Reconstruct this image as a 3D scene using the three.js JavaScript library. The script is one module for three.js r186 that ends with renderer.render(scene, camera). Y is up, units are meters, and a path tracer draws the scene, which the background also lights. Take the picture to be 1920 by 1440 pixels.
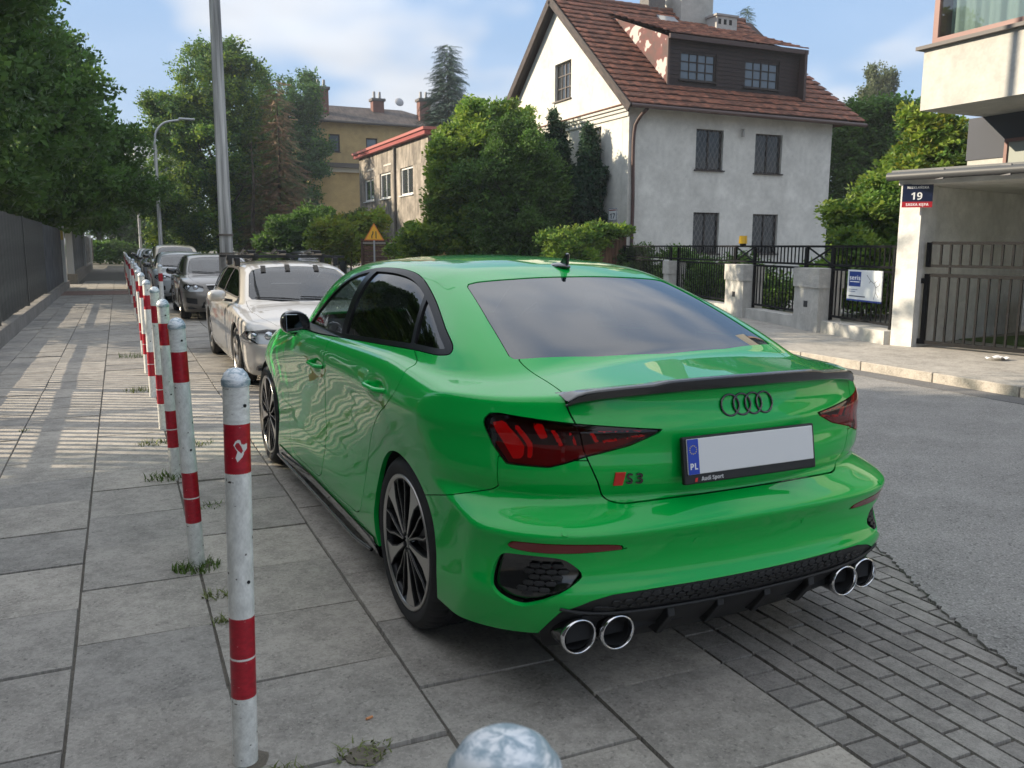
import * as THREE from 'three';
import { mergeGeometries } from 'three/addons/utils/BufferGeometryUtils.js';
import { RoundedBoxGeometry } from 'three/addons/geometries/RoundedBoxGeometry.js';
import { ImprovedNoise } from 'three/addons/math/ImprovedNoise.js';
import { FontLoader } from 'three/addons/loaders/FontLoader.js';
import { TextGeometry } from 'three/addons/geometries/TextGeometry.js';

const scene = new THREE.Scene();
const renderer = new THREE.WebGLRenderer({ antialias: true });
renderer.toneMapping = THREE.LinearToneMapping;
renderer.shadowMap.enabled = true;

// ---------------------------------------------------------------- camera
const D2R = Math.PI / 180;
const camera = new THREE.PerspectiveCamera(48.22, 4 / 3, 0.05, 900);
{
  const yaw = 24.4 * D2R, pit = 9.12 * D2R, rol = 0.24 * D2R;
  camera.position.set(0, 1.455, 0);
  camera.focus = 5; camera.userData.fStop = 9;
  const fw = new THREE.Vector3(Math.sin(yaw) * Math.cos(pit), -Math.sin(pit), -Math.cos(yaw) * Math.cos(pit));
  const rt = new THREE.Vector3(Math.cos(yaw), 0, Math.sin(yaw));
  const up = new THREE.Vector3().crossVectors(rt, fw);
  camera.up.copy(up.multiplyScalar(Math.cos(rol)).addScaledVector(rt, -Math.sin(rol)));
  camera.lookAt(fw.clone().add(camera.position));
}
// ---------------------------------------------------------------- sky, sun, exposure
const SUN = new THREE.Vector3(-.830, .375, -.410).normalize();
const sun = new THREE.DirectionalLight(new THREE.Color(1, .86, .66), 2.8);
sun.position.copy(SUN).multiplyScalar(120); sun.castShadow = true; sun.shadow.mapSize.set(4096, 4096); sun.shadow.radius = .8;
Object.assign(sun.shadow.camera, { left: -50, right: 50, top: 50, bottom: -50, near: 1, far: 300 }); scene.add(sun); scene.add(sun.target);
renderer.toneMappingExposure = 3.15;
{
  const W = 1536, H = 768, d = new Float32Array(W * H * 4), nz = new ImprovedNoise();
  const fb = (x, y, z, o) => { let v = 0, a = .5, f = 1; for (let i = 0; i < o; i++) { v += a * nz.noise(x * f, y * f, z + 9.1 * i); a *= .52; f *= 2.07; } return v; };
  for (let j = 0; j < H; j++) for (let i = 0; i < W; i++) {
    const th = (i / W - .5) * 2 * Math.PI, ph = ((j + .5) / H - .5) * Math.PI, y = Math.sin(ph), x = Math.cos(ph) * Math.cos(th), z = Math.cos(ph) * Math.sin(th);
    let r, g, b;
    const e = Math.max(0, y), hz = Math.exp(-e * 5.5);
    r = .078 + .065 * hz; g = .150 + .065 * hz; b = .268 + .025 * hz;
    const px = x / (e + .22), pz = z / (e + .22);
    const n1 = fb(px * .62 - 20.993, pz * .62 + 22.783, .4, 5) + .30 * fb(px * 2.3 - 20.993, pz * 1.4, 5.5, 4), veil = fb(px * .3 - 8, pz * .42 + 2, 2.2, 3);
    let c = Math.min(1, Math.max(0, (n1 * 1.25 + .14 + .22 * Math.min(1, Math.max(0, (e - .2) / .4))) / .40)); c = c * c * (3 - 2 * c);
    const v2 = Math.min(1, Math.max(0, veil * 1.5 + .58)); c = Math.min(.94, Math.max(c * .85, v2 * .50));
    const thick = Math.min(1, Math.max(0, n1 * 1.9)); const hi = Math.min(1, Math.max(0, (e - .18) / .45)), w = .315 + .12 * hi - .05 * thick + .10 * fb(px * 1.7 + 4, pz * 3.1, 8.8, 4);
    r = r * (1 - c) + w * .97 * c; g = g * (1 - c) + w * .99 * c; b = b * (1 - c) + w * 1.03 * c;
    const glow = Math.pow(Math.max(0, x * SUN.x + y * SUN.y + z * SUN.z), 5) * .35; r *= 1 + glow; g *= 1 + glow * .92; b *= 1 + glow * .78;
    if (y < 0) { const t = Math.min(1, -y * 12); r = r * (1 - t) + .10 * t; g = g * (1 - t) + .10 * t; b = b * (1 - t) + .095 * t; }
    d.set([r, g, b, 1], (j * W + i) * 4);
  }
  const t = new THREE.DataTexture(d, W, H, THREE.RGBAFormat, THREE.FloatType); t.mapping = THREE.EquirectangularReflectionMapping; t.magFilter = t.minFilter = THREE.LinearFilter; t.needsUpdate = true;
  scene.background = t; scene.environment = t;
}
// ---------------------------------------------------------------- helpers
let seed = 7; const rnd = () => { seed = (seed * 1664525 + 1013904223) % 4294967296; return seed / 4294967296; };
const rr = (a, b) => a + (b - a) * rnd();
const noise = new ImprovedNoise(); const pn = (x, y = 0, z = 0) => noise.noise(x, y, z);
const fbm = (x, y, z = 0, o = 4) => { let v = 0, a = .5, f = 1; for (let i = 0; i < o; i++) { v += a * pn(x * f, y * f, z * f + 17.3 * i); a *= .5; f *= 2.03; } return v; };
const col = (r, g, b) => new THREE.Color().setRGB(r, g, b);
const used = {}; const numbered = (n) => { const k = used[n] = (used[n] ?? -1) + 1; return k ? n + '_' + String(k).padStart(3, '0') : n; };
const std = (c, rough = .8, o = {}) => new THREE.MeshStandardMaterial({ color: Array.isArray(c) ? col(...c) : c, roughness: rough, side: THREE.DoubleSide, ...o });
const phys = (c, rough, o = {}) => new THREE.MeshPhysicalMaterial({ color: Array.isArray(c) ? col(...c) : c, roughness: rough, side: THREE.DoubleSide, ...o });
function part(parent, name, geo, mat, label) { const m = new THREE.Mesh(geo, mat); m.name = name; m.castShadow = m.receiveShadow = true; if (label) m.userData.label = label; parent.add(m); return m; }
function thing(name, label, category, group, pos) { const g = new THREE.Group(); g.name = numbered(name); g.userData = { label, category }; if (group) g.userData.group = group; if (pos) g.position.set(...pos); scene.add(g); return g; }
function solo(name, geo, mat, label, category, group) { const m = new THREE.Mesh(geo, mat); m.name = numbered(name); m.castShadow = m.receiveShadow = true; m.userData = { label, category }; if (group) m.userData.group = group; scene.add(m); return m; }
function struct(name, geo, mat, kind = 'structure', label, category) { const m = new THREE.Mesh(geo, mat); m.name = name; m.castShadow = m.receiveShadow = true; m.userData = { kind }; if (label) m.userData.label = label; if (category) m.userData.category = category; scene.add(m); return m; }
const merge = (gs) => mergeGeometries(gs.map((g) => { const q = g.index ? g.toNonIndexed() : g; for (const k of Object.keys(q.attributes)) if (!['position', 'normal', 'uv'].includes(k)) q.deleteAttribute(k); return q; }));
const box = (w, h, d, x = 0, y = 0, z = 0) => new THREE.BoxGeometry(w, h, d).translate(x, y, z);
const boxb = (x0, x1, y0, y1, z0, z1) => box(x1 - x0, y1 - y0, z1 - z0, (x0 + x1) / 2, (y0 + y1) / 2, (z0 + z1) / 2);
const rbox = (w, h, d, r, x = 0, y = 0, z = 0, s = 2) => new RoundedBoxGeometry(w, h, d, s, r).translate(x, y, z);
const cyl = (r0, r1, h, n = 20, x = 0, y = 0, z = 0) => new THREE.CylinderGeometry(r0, r1, h, n).translate(x, y, z);
const tube = (pts, r, n = 8, seg = 0) => new THREE.TubeGeometry(new THREE.CatmullRomCurve3(pts.map((p) => new THREE.Vector3(...p)), false, 'centripetal'), seg || pts.length * 5, r, n);
function bar(a, b, w, h) { const A = new THREE.Vector3(...a), B = new THREE.Vector3(...b), d = B.clone().sub(A), g = new THREE.BoxGeometry(w, h, d.length()); const m = new THREE.Matrix4().lookAt(B, A, Math.abs(d.y) > d.length() * .99 ? new THREE.Vector3(0, 0, 1) : new THREE.Vector3(0, 1, 0)); g.applyMatrix4(m); return g.translate((A.x + B.x) / 2, (A.y + B.y) / 2, (A.z + B.z) / 2); }
function extrude(pts, depth, bevel = 0, o = {}) { const s = new THREE.Shape(pts.map((p) => new THREE.Vector2(p[0], p[1]))); for (const h of o.holes || []) s.holes.push(new THREE.Path(h.map((p) => new THREE.Vector2(p[0], p[1])))); return new THREE.ExtrudeGeometry(s, { depth, bevelEnabled: bevel > 0, bevelThickness: bevel, bevelSize: bevel, bevelOffset: -bevel, bevelSegments: o.seg || 2, curveSegments: 8 }); }
function tex(n, fn, o = {}) { const m = o.m || n, d = new Uint8Array(n * m * 4); for (let j = 0; j < m; j++) for (let i = 0; i < n; i++) { const v = fn(i / n, j / m); const k = (j * n + i) * 4; if (typeof v === 'number') d[k] = d[k + 1] = d[k + 2] = Math.max(0, Math.min(255, v * 255)); else for (let c = 0; c < 3; c++) d[k + c] = Math.max(0, Math.min(255, v[c] * 255)); d[k + 3] = 255; } const t = new THREE.DataTexture(d, n, m, THREE.RGBAFormat); t.wrapS = t.wrapT = THREE.RepeatWrapping; t.magFilter = THREE.LinearFilter; t.minFilter = THREE.LinearMipmapLinearFilter; t.generateMipmaps = true; if (!o.data) t.colorSpace = THREE.SRGBColorSpace; t.needsUpdate = true; return t; }
const tile = (t, a, b = a) => { const c = t.clone(); c.repeat.set(a, b); c.needsUpdate = true; return c; };
function canvasTex(w, h, draw) { const c = document.createElement('canvas'); c.width = w; c.height = h; draw(c.getContext('2d'), w, h); const t = new THREE.CanvasTexture(c); t.colorSpace = THREE.SRGBColorSpace; return t; }
// periodic noise for tiling textures
const hsh = (i, j, s) => { let h = (i * 374761393 + j * 668265263 + s * 1274126177) | 0; h = Math.imul(h ^ (h >>> 13), 1274126177); return ((h ^ (h >>> 16)) >>> 0) / 4294967296; };
const pnz = (u, v, f, s = 0) => { const n = Math.max(1, Math.round(f)), x = u * n, y = v * n, i = Math.floor(x), j = Math.floor(y), a = x - i, b = y - j, p = a * a * (3 - 2 * a), q = b * b * (3 - 2 * b), I = (k) => ((k % n) + n) % n, h = (k, l) => hsh(I(k), I(l), (s * 7.31 + f) | 0); return ((h(i, j) * (1 - p) + h(i + 1, j) * p) * (1 - q) + (h(i, j + 1) * (1 - p) + h(i + 1, j + 1) * p) * q) * 2 - 1; };
const font = await new FontLoader().loadAsync('fonts/droid/droid_sans_bold.typeface.json');
function text(str, size, depth) { const g = new TextGeometry(str, { font, size, depth, curveSegments: 4, bevelEnabled: false }); g.computeBoundingBox(); const b = g.boundingBox; return g.translate(-(b.min.x + b.max.x) / 2, -(b.min.y + b.max.y) / 2, 0); }
// ---------------------------------------------------------------- car body library
// coordinates: l = forward from the rear axle, y = up, w = sideways (car's right positive)
function pchip(pts) {
  const n = pts.length, xs = pts.map((p) => p[0]), ys = pts.map((p) => p[1]), d = [], m = new Array(n);
  for (let i = 0; i < n - 1; i++) d.push((ys[i + 1] - ys[i]) / (xs[i + 1] - xs[i]));
  for (let i = 1; i < n - 1; i++) m[i] = d[i - 1] * d[i] <= 0 ? 0 : 2 * d[i - 1] * d[i] / (d[i - 1] + d[i]);
  m[0] = d[0]; m[n - 1] = d[n - 2];
  return (x) => {
    if (x <= xs[0]) return ys[0] + m[0] * (x - xs[0]);
    if (x >= xs[n - 1]) return ys[n - 1] + m[n - 1] * (x - xs[n - 1]);
    let i = 0; while (x > xs[i + 1]) i++;
    const h = xs[i + 1] - xs[i], t = (x - xs[i]) / h, t2 = t * t, t3 = t2 * t;
    return ys[i] * (2 * t3 - 3 * t2 + 1) + h * m[i] * (t3 - 2 * t2 + t) + ys[i + 1] * (3 * t2 - 2 * t3) + h * m[i + 1] * (t3 - t2);
  };
}
function curve(pts, sigma = 0.02, pad = 0.3) {            // smoothed lookup table of a curve
  const f = pchip(pts), a = pts[0][0] - pad, b = pts[pts.length - 1][0] + pad, st = 0.004, n = Math.ceil((b - a) / st) + 1;
  const raw = new Float64Array(n), tb = new Float64Array(n), R = Math.max(1, Math.ceil(3 * sigma / st)), ker = [];
  for (let i = 0; i < n; i++) raw[i] = f(a + i * st);
  let s = 0; for (let k = -R; k <= R; k++) { const v = Math.exp(-0.5 * (k * st / sigma) ** 2); ker.push(v); s += v; }
  for (let i = 0; i < n; i++) { let v = 0; for (let k = -R; k <= R; k++) v += ker[k + R] * (i + k < 0 ? raw[0] + (raw[1] - raw[0]) * (i + k) : i + k >= n ? raw[n - 1] + (raw[n - 1] - raw[n - 2]) * (i + k - n + 1) : raw[i + k]); tb[i] = v / s; }
  const s0 = (tb[1] - tb[0]), s1 = tb[n - 1] - tb[n - 2];
  return (x) => { const u = (x - a) / st; if (u <= 0) return tb[0] + s0 * u; if (u >= n - 1) return tb[n - 1] + s1 * (u - n + 1); const i = u | 0, t = u - i; return tb[i] + (tb[i + 1] - tb[i]) * t; };
}
const smax = (a, b, k) => { const h = Math.max(k - Math.abs(a - b), 0) / k; return Math.max(a, b) + h * h * h * k / 6; };
const smin = (a, b, k) => -smax(-a, -b, k);
const bell = (x, c, s) => Math.exp(-0.5 * ((x - c) / s) ** 2);
const sstep = (a, b, x) => { const t = Math.min(1, Math.max(0, (x - a) / (b - a))); return t * t * (3 - 2 * t); };

// naive surface nets on a sparse grid, vertices then pulled onto F = 0; returns {pos (l,y,w), nor, idx}
function shellMesh(F, box, h) {
  const [l0, l1, y0, y1, w1] = box, nx = Math.ceil((l1 - l0) / h) + 1, ny = Math.ceil((y1 - y0) / h) + 1, nzh = Math.ceil(w1 / h), nz = 2 * nzh;
  const Z = (k) => (k - nzh + 0.5) * h, X = (i) => l0 + i * h, Y = (j) => y0 + j * h;
  const val = new Float32Array(nx * ny * nz).fill(9), B = 4, id = (i, j, k) => (i * ny + j) * nz + k;
  for (let i = 0; i < nx; i += B) for (let j = 0; j < ny; j += B) for (let k = 0; k < nz; k += B) {
    const c = F(X(i + B / 2), Y(j + B / 2), Math.abs(Z(k + B / 2)));
    const far = Math.abs(c) > h * B * 2.2;
    for (let a = i; a < Math.min(nx, i + B); a++) for (let b = j; b < Math.min(ny, j + B); b++) for (let d = k; d < Math.min(nz, k + B); d++)
      val[id(a, b, d)] = far ? c : F(X(a), Y(b), Math.abs(Z(d)));
  }
  const vid = new Int32Array(nx * ny * nz).fill(-1), pos = [];
  for (let i = 0; i < nx - 1; i++) for (let j = 0; j < ny - 1; j++) for (let k = 0; k < nz - 1; k++) {
    let n = 0, sx = 0, sy = 0, sz = 0, first = val[id(i, j, k)] < 0, mixed = false;
    for (let c = 1; c < 8; c++) if ((val[id(i + (c & 1), j + ((c >> 1) & 1), k + (c >> 2))] < 0) !== first) { mixed = true; break; }
    if (!mixed) continue;
    for (let c = 0; c < 8; c++) for (let ax = 0; ax < 3; ax++) {
      if (c & (1 << ax)) continue;
      const a = [c & 1, (c >> 1) & 1, c >> 2], b = a.slice(); b[ax] = 1;
      const va = val[id(i + a[0], j + a[1], k + a[2])], vb = val[id(i + b[0], j + b[1], k + b[2])];
      if ((va < 0) === (vb < 0)) continue;
      const t = va / (va - vb); n++; sx += a[0] + (b[0] - a[0]) * t; sy += a[1] + (b[1] - a[1]) * t; sz += a[2] + (b[2] - a[2]) * t;
    }
    vid[id(i, j, k)] = pos.length / 3; pos.push(X(i + sx / n), Y(j + sy / n), (k + sz / n - nzh + 0.5) * h);
  }
  const idx = [], quad = (a, b, c, d, flip) => { if (a < 0 || b < 0 || c < 0 || d < 0) return; if (flip) idx.push(a, c, b, a, d, c); else idx.push(a, b, c, a, c, d); };
  for (let i = 1; i < nx - 1; i++) for (let j = 1; j < ny - 1; j++) for (let k = 1; k < nz - 1; k++) {
    const s = val[id(i, j, k)] < 0;
    if (s !== (val[id(i + 1, j, k)] < 0)) quad(vid[id(i, j - 1, k - 1)], vid[id(i, j, k - 1)], vid[id(i, j, k)], vid[id(i, j - 1, k)], !s);
    if (s !== (val[id(i, j + 1, k)] < 0)) quad(vid[id(i - 1, j, k - 1)], vid[id(i, j, k - 1)], vid[id(i, j, k)], vid[id(i - 1, j, k)], s);
    if (s !== (val[id(i, j, k + 1)] < 0)) quad(vid[id(i - 1, j - 1, k)], vid[id(i, j - 1, k)], vid[id(i, j, k)], vid[id(i - 1, j, k)], !s);
  }
  const nor = new Float32Array(pos.length), P = Float32Array.from(pos), e = 0.003;
  const Fs = (a, b, c) => F(a, b, Math.abs(c));
  for (let v = 0; v < P.length; v += 3) {
    let a = P[v], b = P[v + 1], c = P[v + 2], g0, g1, g2;
    for (let it = 0; it < 4; it++) {
      g0 = (Fs(a + e, b, c) - Fs(a - e, b, c)) / (2 * e); g1 = (Fs(a, b + e, c) - Fs(a, b - e, c)) / (2 * e); g2 = (Fs(a, b, c + e) - Fs(a, b, c - e)) / (2 * e);
      const gg = g0 * g0 + g1 * g1 + g2 * g2 + 1e-9;
      if (it === 3) { const q = 1 / Math.sqrt(gg); nor[v] = g0 * q; nor[v + 1] = g1 * q; nor[v + 2] = g2 * q; break; }
      const f = Math.max(-0.006, Math.min(0.006, Fs(a, b, c))); a -= f * g0 / gg; b -= f * g1 / gg; c -= f * g2 / gg;
    }
    P[v] = a; P[v + 1] = b; P[v + 2] = c;
  }
  return { pos: P, nor, idx: Uint32Array.from(idx) };
}
// split a mesh by a scalar field: the part with g < -gap and the part with g > gap; cut edges get a flange turned inwards
function cutMesh(m, gfun, gap = 0, keepOut = true) {
  const n = m.pos.length / 3, g = new Float64Array(n);
  for (let i = 0; i < n; i++) g[i] = gfun(m.pos[3 * i], m.pos[3 * i + 1], m.pos[3 * i + 2], m.nor[3 * i], m.nor[3 * i + 1], m.nor[3 * i + 2]);
  const oldRim = (map) => { const r = []; if (m.rim) for (let k = 0; k < m.rim.length; k += 2) { const a = map.get(m.rim[k]), b = map.get(m.rim[k + 1]); if (a !== undefined && b !== undefined) r.push(a, b); } return r; };
  const clip = (f) => {
    const pos = [], nor = [], idx = [], map = new Map(), emap = new Map(), rim = [];
    const vert = (i) => { let q = map.get(i); if (q === undefined) { q = pos.length / 3; pos.push(m.pos[3 * i], m.pos[3 * i + 1], m.pos[3 * i + 2]); nor.push(m.nor[3 * i], m.nor[3 * i + 1], m.nor[3 * i + 2]); map.set(i, q); } return q; };
    const edge = (i, j) => {
      const key = i < j ? i * n + j : j * n + i; let q = emap.get(key); if (q !== undefined) return q;
      const t = f(i) / (f(i) - f(j)); q = pos.length / 3; const nn = [];
      for (let c = 0; c < 3; c++) { pos.push(m.pos[3 * i + c] + (m.pos[3 * j + c] - m.pos[3 * i + c]) * t); nn.push(m.nor[3 * i + c] + (m.nor[3 * j + c] - m.nor[3 * i + c]) * t); }
      const L = Math.hypot(...nn) || 1; nor.push(nn[0] / L, nn[1] / L, nn[2] / L); emap.set(key, q); return q;
    };
    for (let t = 0; t < m.idx.length; t += 3) {
      const v = [m.idx[t], m.idx[t + 1], m.idx[t + 2]], ins = v.map((i) => f(i) < 0), c = ins[0] + ins[1] + ins[2];
      if (c === 3) idx.push(vert(v[0]), vert(v[1]), vert(v[2]));
      else if (c === 1) { const k = ins.indexOf(true), a = v[k], b = v[(k + 1) % 3], d = v[(k + 2) % 3], p = edge(a, b), q = edge(a, d); idx.push(vert(a), p, q); rim.push(p, q); }
      else if (c === 2) { const k = ins.indexOf(false), a = v[k], b = v[(k + 1) % 3], d = v[(k + 2) % 3], p = edge(a, b), q = edge(a, d); idx.push(p, vert(b), vert(d), p, vert(d), q); rim.push(q, p); }
    }
    return { pos: Float32Array.from(pos), nor: Float32Array.from(nor), idx: Uint32Array.from(idx), rim: oldRim(map).concat(rim) };
  };
  return [clip((i) => g[i] + gap), keepOut ? clip((i) => gap - g[i]) : null];
}
// mesh -> geometry in the car's own space (x = w, y, z = -l); off moves it along the normals, flange turns cut rims inwards
function shellGeo(m, off = 0, flange = 0, rims = [m.rim || []]) {
  const n = m.pos.length / 3, pos = [], nor = [], idx = Array.from(m.idx), uv = [];
  for (let i = 0; i < n; i++) {
    const a = m.nor[3 * i], b = m.nor[3 * i + 1], c = m.nor[3 * i + 2];
    pos.push(m.pos[3 * i + 2] + c * off, m.pos[3 * i + 1] + b * off, -m.pos[3 * i] - a * off); nor.push(c, b, -a);
  }
  if (flange) for (const rim of rims) for (let r = 0; r < rim.length; r += 2) {
    const q = pos.length / 3, A = rim[r], B = rim[r + 1];
    const ax = pos[3 * A], ay = pos[3 * A + 1], az = pos[3 * A + 2], bx = pos[3 * B], by = pos[3 * B + 1], bz = pos[3 * B + 2];
    const nx = nor[3 * A], ny = nor[3 * A + 1], nz = nor[3 * A + 2], mx = nor[3 * B], my = nor[3 * B + 1], mz = nor[3 * B + 2];
    let tx = bx - ax, ty = by - ay, tz = bz - az; let fx = ty * nz - tz * ny, fy = tz * nx - tx * nz, fz = tx * ny - ty * nx; const L = Math.hypot(fx, fy, fz) || 1; fx /= L; fy /= L; fz /= L;
    pos.push(ax, ay, az, bx, by, bz, bx - mx * flange, by - my * flange, bz - mz * flange, ax - nx * flange, ay - ny * flange, az - nz * flange);
    for (let k = 0; k < 4; k++) nor.push(fx, fy, fz);
    idx.push(q, q + 3, q + 2, q, q + 2, q + 1);
  }
  const g = new THREE.BufferGeometry();
  g.setAttribute('position', new THREE.Float32BufferAttribute(pos, 3)); g.setAttribute('normal', new THREE.Float32BufferAttribute(nor, 3));
  for (let i = 0; i < pos.length; i += 3) uv.push(pos[i] + pos[i + 2], pos[i + 1]);
  g.setAttribute('uv', new THREE.Float32BufferAttribute(uv, 2)); g.setIndex(idx);
  return g;
}
// signed distance to a polygon (negative inside), r = corner rounding
function polySD(poly, r = 0) {
  const n = poly.length;
  return (x, y) => {
    let d = 1e9, ins = false;
    for (let i = 0, j = n - 1; i < n; j = i++) {
      const ax = poly[j][0], ay = poly[j][1], ex = poly[i][0] - ax, ey = poly[i][1] - ay, px = x - ax, py = y - ay;
      const t = Math.max(0, Math.min(1, (px * ex + py * ey) / (ex * ex + ey * ey + 1e-12))), qx = px - ex * t, qy = py - ey * t;
      d = Math.min(d, qx * qx + qy * qy);
      if ((poly[i][1] > y) !== (ay > y) && x < ex * (y - poly[i][1]) / ey + poly[i][0]) ins = !ins;
    }
    return (ins ? -1 : 1) * Math.sqrt(d) - r;
  };
}
const splinePoly = (pts, n = 8, closed = true) => new THREE.CatmullRomCurve3(pts.map((p) => new THREE.Vector3(p[0], p[1], 0)), closed, 'centripetal').getPoints(pts.length * n).map((p) => [p.x, p.y]);
// ---------------------------------------------------------------- green saloon: the painted surface as a field
const GC = {
  W: curve([[.06, .80], [.12, .845], [.17, .868], [.22, .882], [.27, .890], [.34, .893], [.42, .888], [.54, .882], [.66, .884], [.78, .893], [.86, .904], [.885, .907], [.92, .902], [.97, .886], [1.02, .862], [1.07, .828], [1.12, .78], [1.2, .68]], .007),
  plan: curve([[-1, -.03], [-.6, -.008], [-.2, .004], [.3, .002], [1.0, -.004], [1.8, -.004], [2.35, -.004], [2.7, -.022], [2.95, -.07], [3.3, -.17], [3.7, -.34]], .08),
  R: curve([[.10, -.70], [.20, -.84], [.28, -.915], [.34, -.955], [.385, -.974], [.40, -.974], [.44, -.958], [.49, -.950], [.54, -.959], [.585, -.979], [.598, -.984], [.607, -.980], [.650, -.938], [.668, -.913], [.680, -.905], [.70, -.915], [.735, -.928], [.76, -.929], [.84, -.920], [.885, -.924], [.905, -.918], [.95, -.898], [.985, -.892], [1.005, -.903], [1.03, -.922], [1.1, -.93]], .005),
  N: curve([[.1, 3.40], [.2, 3.56], [.3, 3.64], [.5, 3.69], [.62, 3.69], [.72, 3.64], [.80, 3.54], [.9, 3.3], [1.0, 3.0]], .03),
  Tb: curve([[-1.1, 1.022], [-.95, 1.020], [-.88, 1.024], [-.8, 1.030], [-.6, 1.047], [-.42, 1.062], [0, 1.075], [1, 1.06], [2, 1.035], [2.5, 1.0], [2.9, .935], [3.3, .835], [3.5, .765], [3.7, .66]], .03),
  Tg: curve([[-.9, .80], [-.6, .985], [-.45, 1.070], [-.3, 1.133], [0, 1.247], [.15, 1.296], [.3, 1.340], [.45, 1.374], [.65, 1.395], [.9, 1.407], [1.2, 1.411], [1.5, 1.402], [1.75, 1.375], [1.95, 1.325], [2.25, 1.192], [2.6, 1.02], [2.9, .87]], .05),
  Gw: curve([[-1.1, .46], [-.75, .595], [-.4, .715], [-.1, .785], [.3, .806], [1, .804], [1.5, .772], [2.0, .715], [2.5, .65], [3, .58]], .06),
  Gr: curve([[-1.0, .36], [-.4, .48], [0, .538], [.29, .583], [.6, .63], [1.0, .66], [1.4, .65], [1.8, .605], [2.3, .53], [2.8, .45]], .08),
};
function audiF(l, y, w) {
  const wb = GC.W(y + .20 * sstep(1.5, 3.2, l)) + GC.plan(l) + 0.020 * bell(l, -.03, .34) * bell(y, .80, .13) + 0.014 * bell(l, 2.76, .34) * bell(y, .76, .13)
    - .016 * (y > .78 && y < 1.0 ? bell(l, .20, .062) * bell(y, .905, .021) + bell(l, 1.26, .062) * bell(y, .862, .021) : 0);
  const side = w - wb;
  const up = sstep(.58, .66, y);
  const q = w / .92, q2 = q * q, q4 = q2 * q2, q12 = q4 * q4 * q4;
  const q8 = q4 * q4, rear = (GC.R(y) + (.13 + .15 * up) * q2 + (.30 + .02 * up) * q8 - l) * .93;
  const front = (l - GC.N(y) + .14 * q2 + .10 * q4 + .25 * q12) * .9;
  const top = (y - GC.Tb(l) + (.075 + .035 * sstep(.3, -.4, l)) * w * w) * .98;
  let body = smax(smax(side, rear, .05), front, .08);
  body = smax(body, top, .05);
  body = smax(body, .135 - y, .03);
  const t = (y - 1.05) / .28, g0 = GC.Gw(l), gs = (w - g0 + (g0 - GC.Gr(l)) * t - .05 * t * (1 - t)) * .88;
  const gt = (y - GC.Tg(l) + .10 * w * w + .08 * w * w * w * w) * .90;
  const gh = smax(smax(gs, gt, .16), .9 - y, .02);
  return smin(body, gh, .035);
}
// ---------------------------------------------------------------- ground, road, pavements
const T = {};
T.conc = tex(512, (u, v) => { const a = pnz(u, v, 6) * .10 + pnz(u, v, 22, 3) * .09 + pnz(u, v, 90, 5) * .10, s = rnd(); const c = pnz(u, v, 170, 9), e = pnz(u, v, 110, 11); return .88 + a * .6 + (c > .62 ? .10 : 0) - (e > .72 ? .12 : 0) + (s - .5) * .12; });
T.asph = tex(1024, (u, v) => { const s = rnd(), a = pnz(u, v, 5) * .09 + pnz(u, v, 19, 2) * .06; const c = pnz(u, v, 210, 9), e = pnz(u, v, 150, 11); return .845 + a * .38 + c * .085 + (c > .6 ? .10 : 0) - (e > .6 ? .17 : 0) + (s - .5) * .16; });
T.bump = tex(512, () => rnd(), { data: true });
T.bump2 = tex(512, (u, v) => .5 + .35 * pnz(u, v, 30, 1) + .25 * pnz(u, v, 90, 2) + .15 * (rnd() - .5), { data: true });
T.plast = tex(512, (u, v) => { const a = pnz(u, v, 3) * .05 + pnz(u, v, 8, 2) * .045 + pnz(u, v, 25, 4) * .03 + pnz(u, v, 90, 5) * .02; return .92 + a + (rnd() - .5) * .04; });
T.stain = tex(512, (u, v) => { const s = pnz(u, v * .25, 26, 2) * .14 + pnz(u, v, 8, 7) * .14 + pnz(u, v, 44, 4) * .07; return .78 + s + (rnd() - .5) * .06; });
T.wood = tex(256, (u, v) => { const s = pnz(u * 1, v * .12, 40, 3) * .25 + pnz(u, v, 6, 1) * .12; return .72 + s + (rnd() - .5) * .08; });
const uvXZ = (g, s = 1, ox = 0, oz = 0) => { const p = g.attributes.position, uv = []; for (let i = 0; i < p.count; i++) uv.push(p.getX(i) * s + ox, p.getZ(i) * s + oz); g.setAttribute('uv', new THREE.Float32BufferAttribute(uv, 2)); return g; };
const uvBox = (g, s = 1) => { const p = g.attributes.position, n = g.attributes.normal, uv = []; for (let i = 0; i < p.count; i++) { const ax = Math.abs(n.getX(i)), ay = Math.abs(n.getY(i)), az = Math.abs(n.getZ(i)); if (ay > ax && ay > az) uv.push(p.getX(i) * s, p.getZ(i) * s); else if (ax > az) uv.push(p.getZ(i) * s, p.getY(i) * s); else uv.push(p.getX(i) * s, p.getY(i) * s); } g.setAttribute('uv', new THREE.Float32BufferAttribute(uv, 2)); return g; };
const mm = (c, t, rough = .92, bump = 0, bs = .001) => std(c, rough, { map: t, ...(bump ? { bumpMap: bump, bumpScale: bs } : {}) });
const earth = struct('ground', uvXZ(new THREE.PlaneGeometry(700, 700).rotateX(-Math.PI / 2).translate(0, -.05, -150), .5), mm([.12, .11, .08], T.conc));
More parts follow.
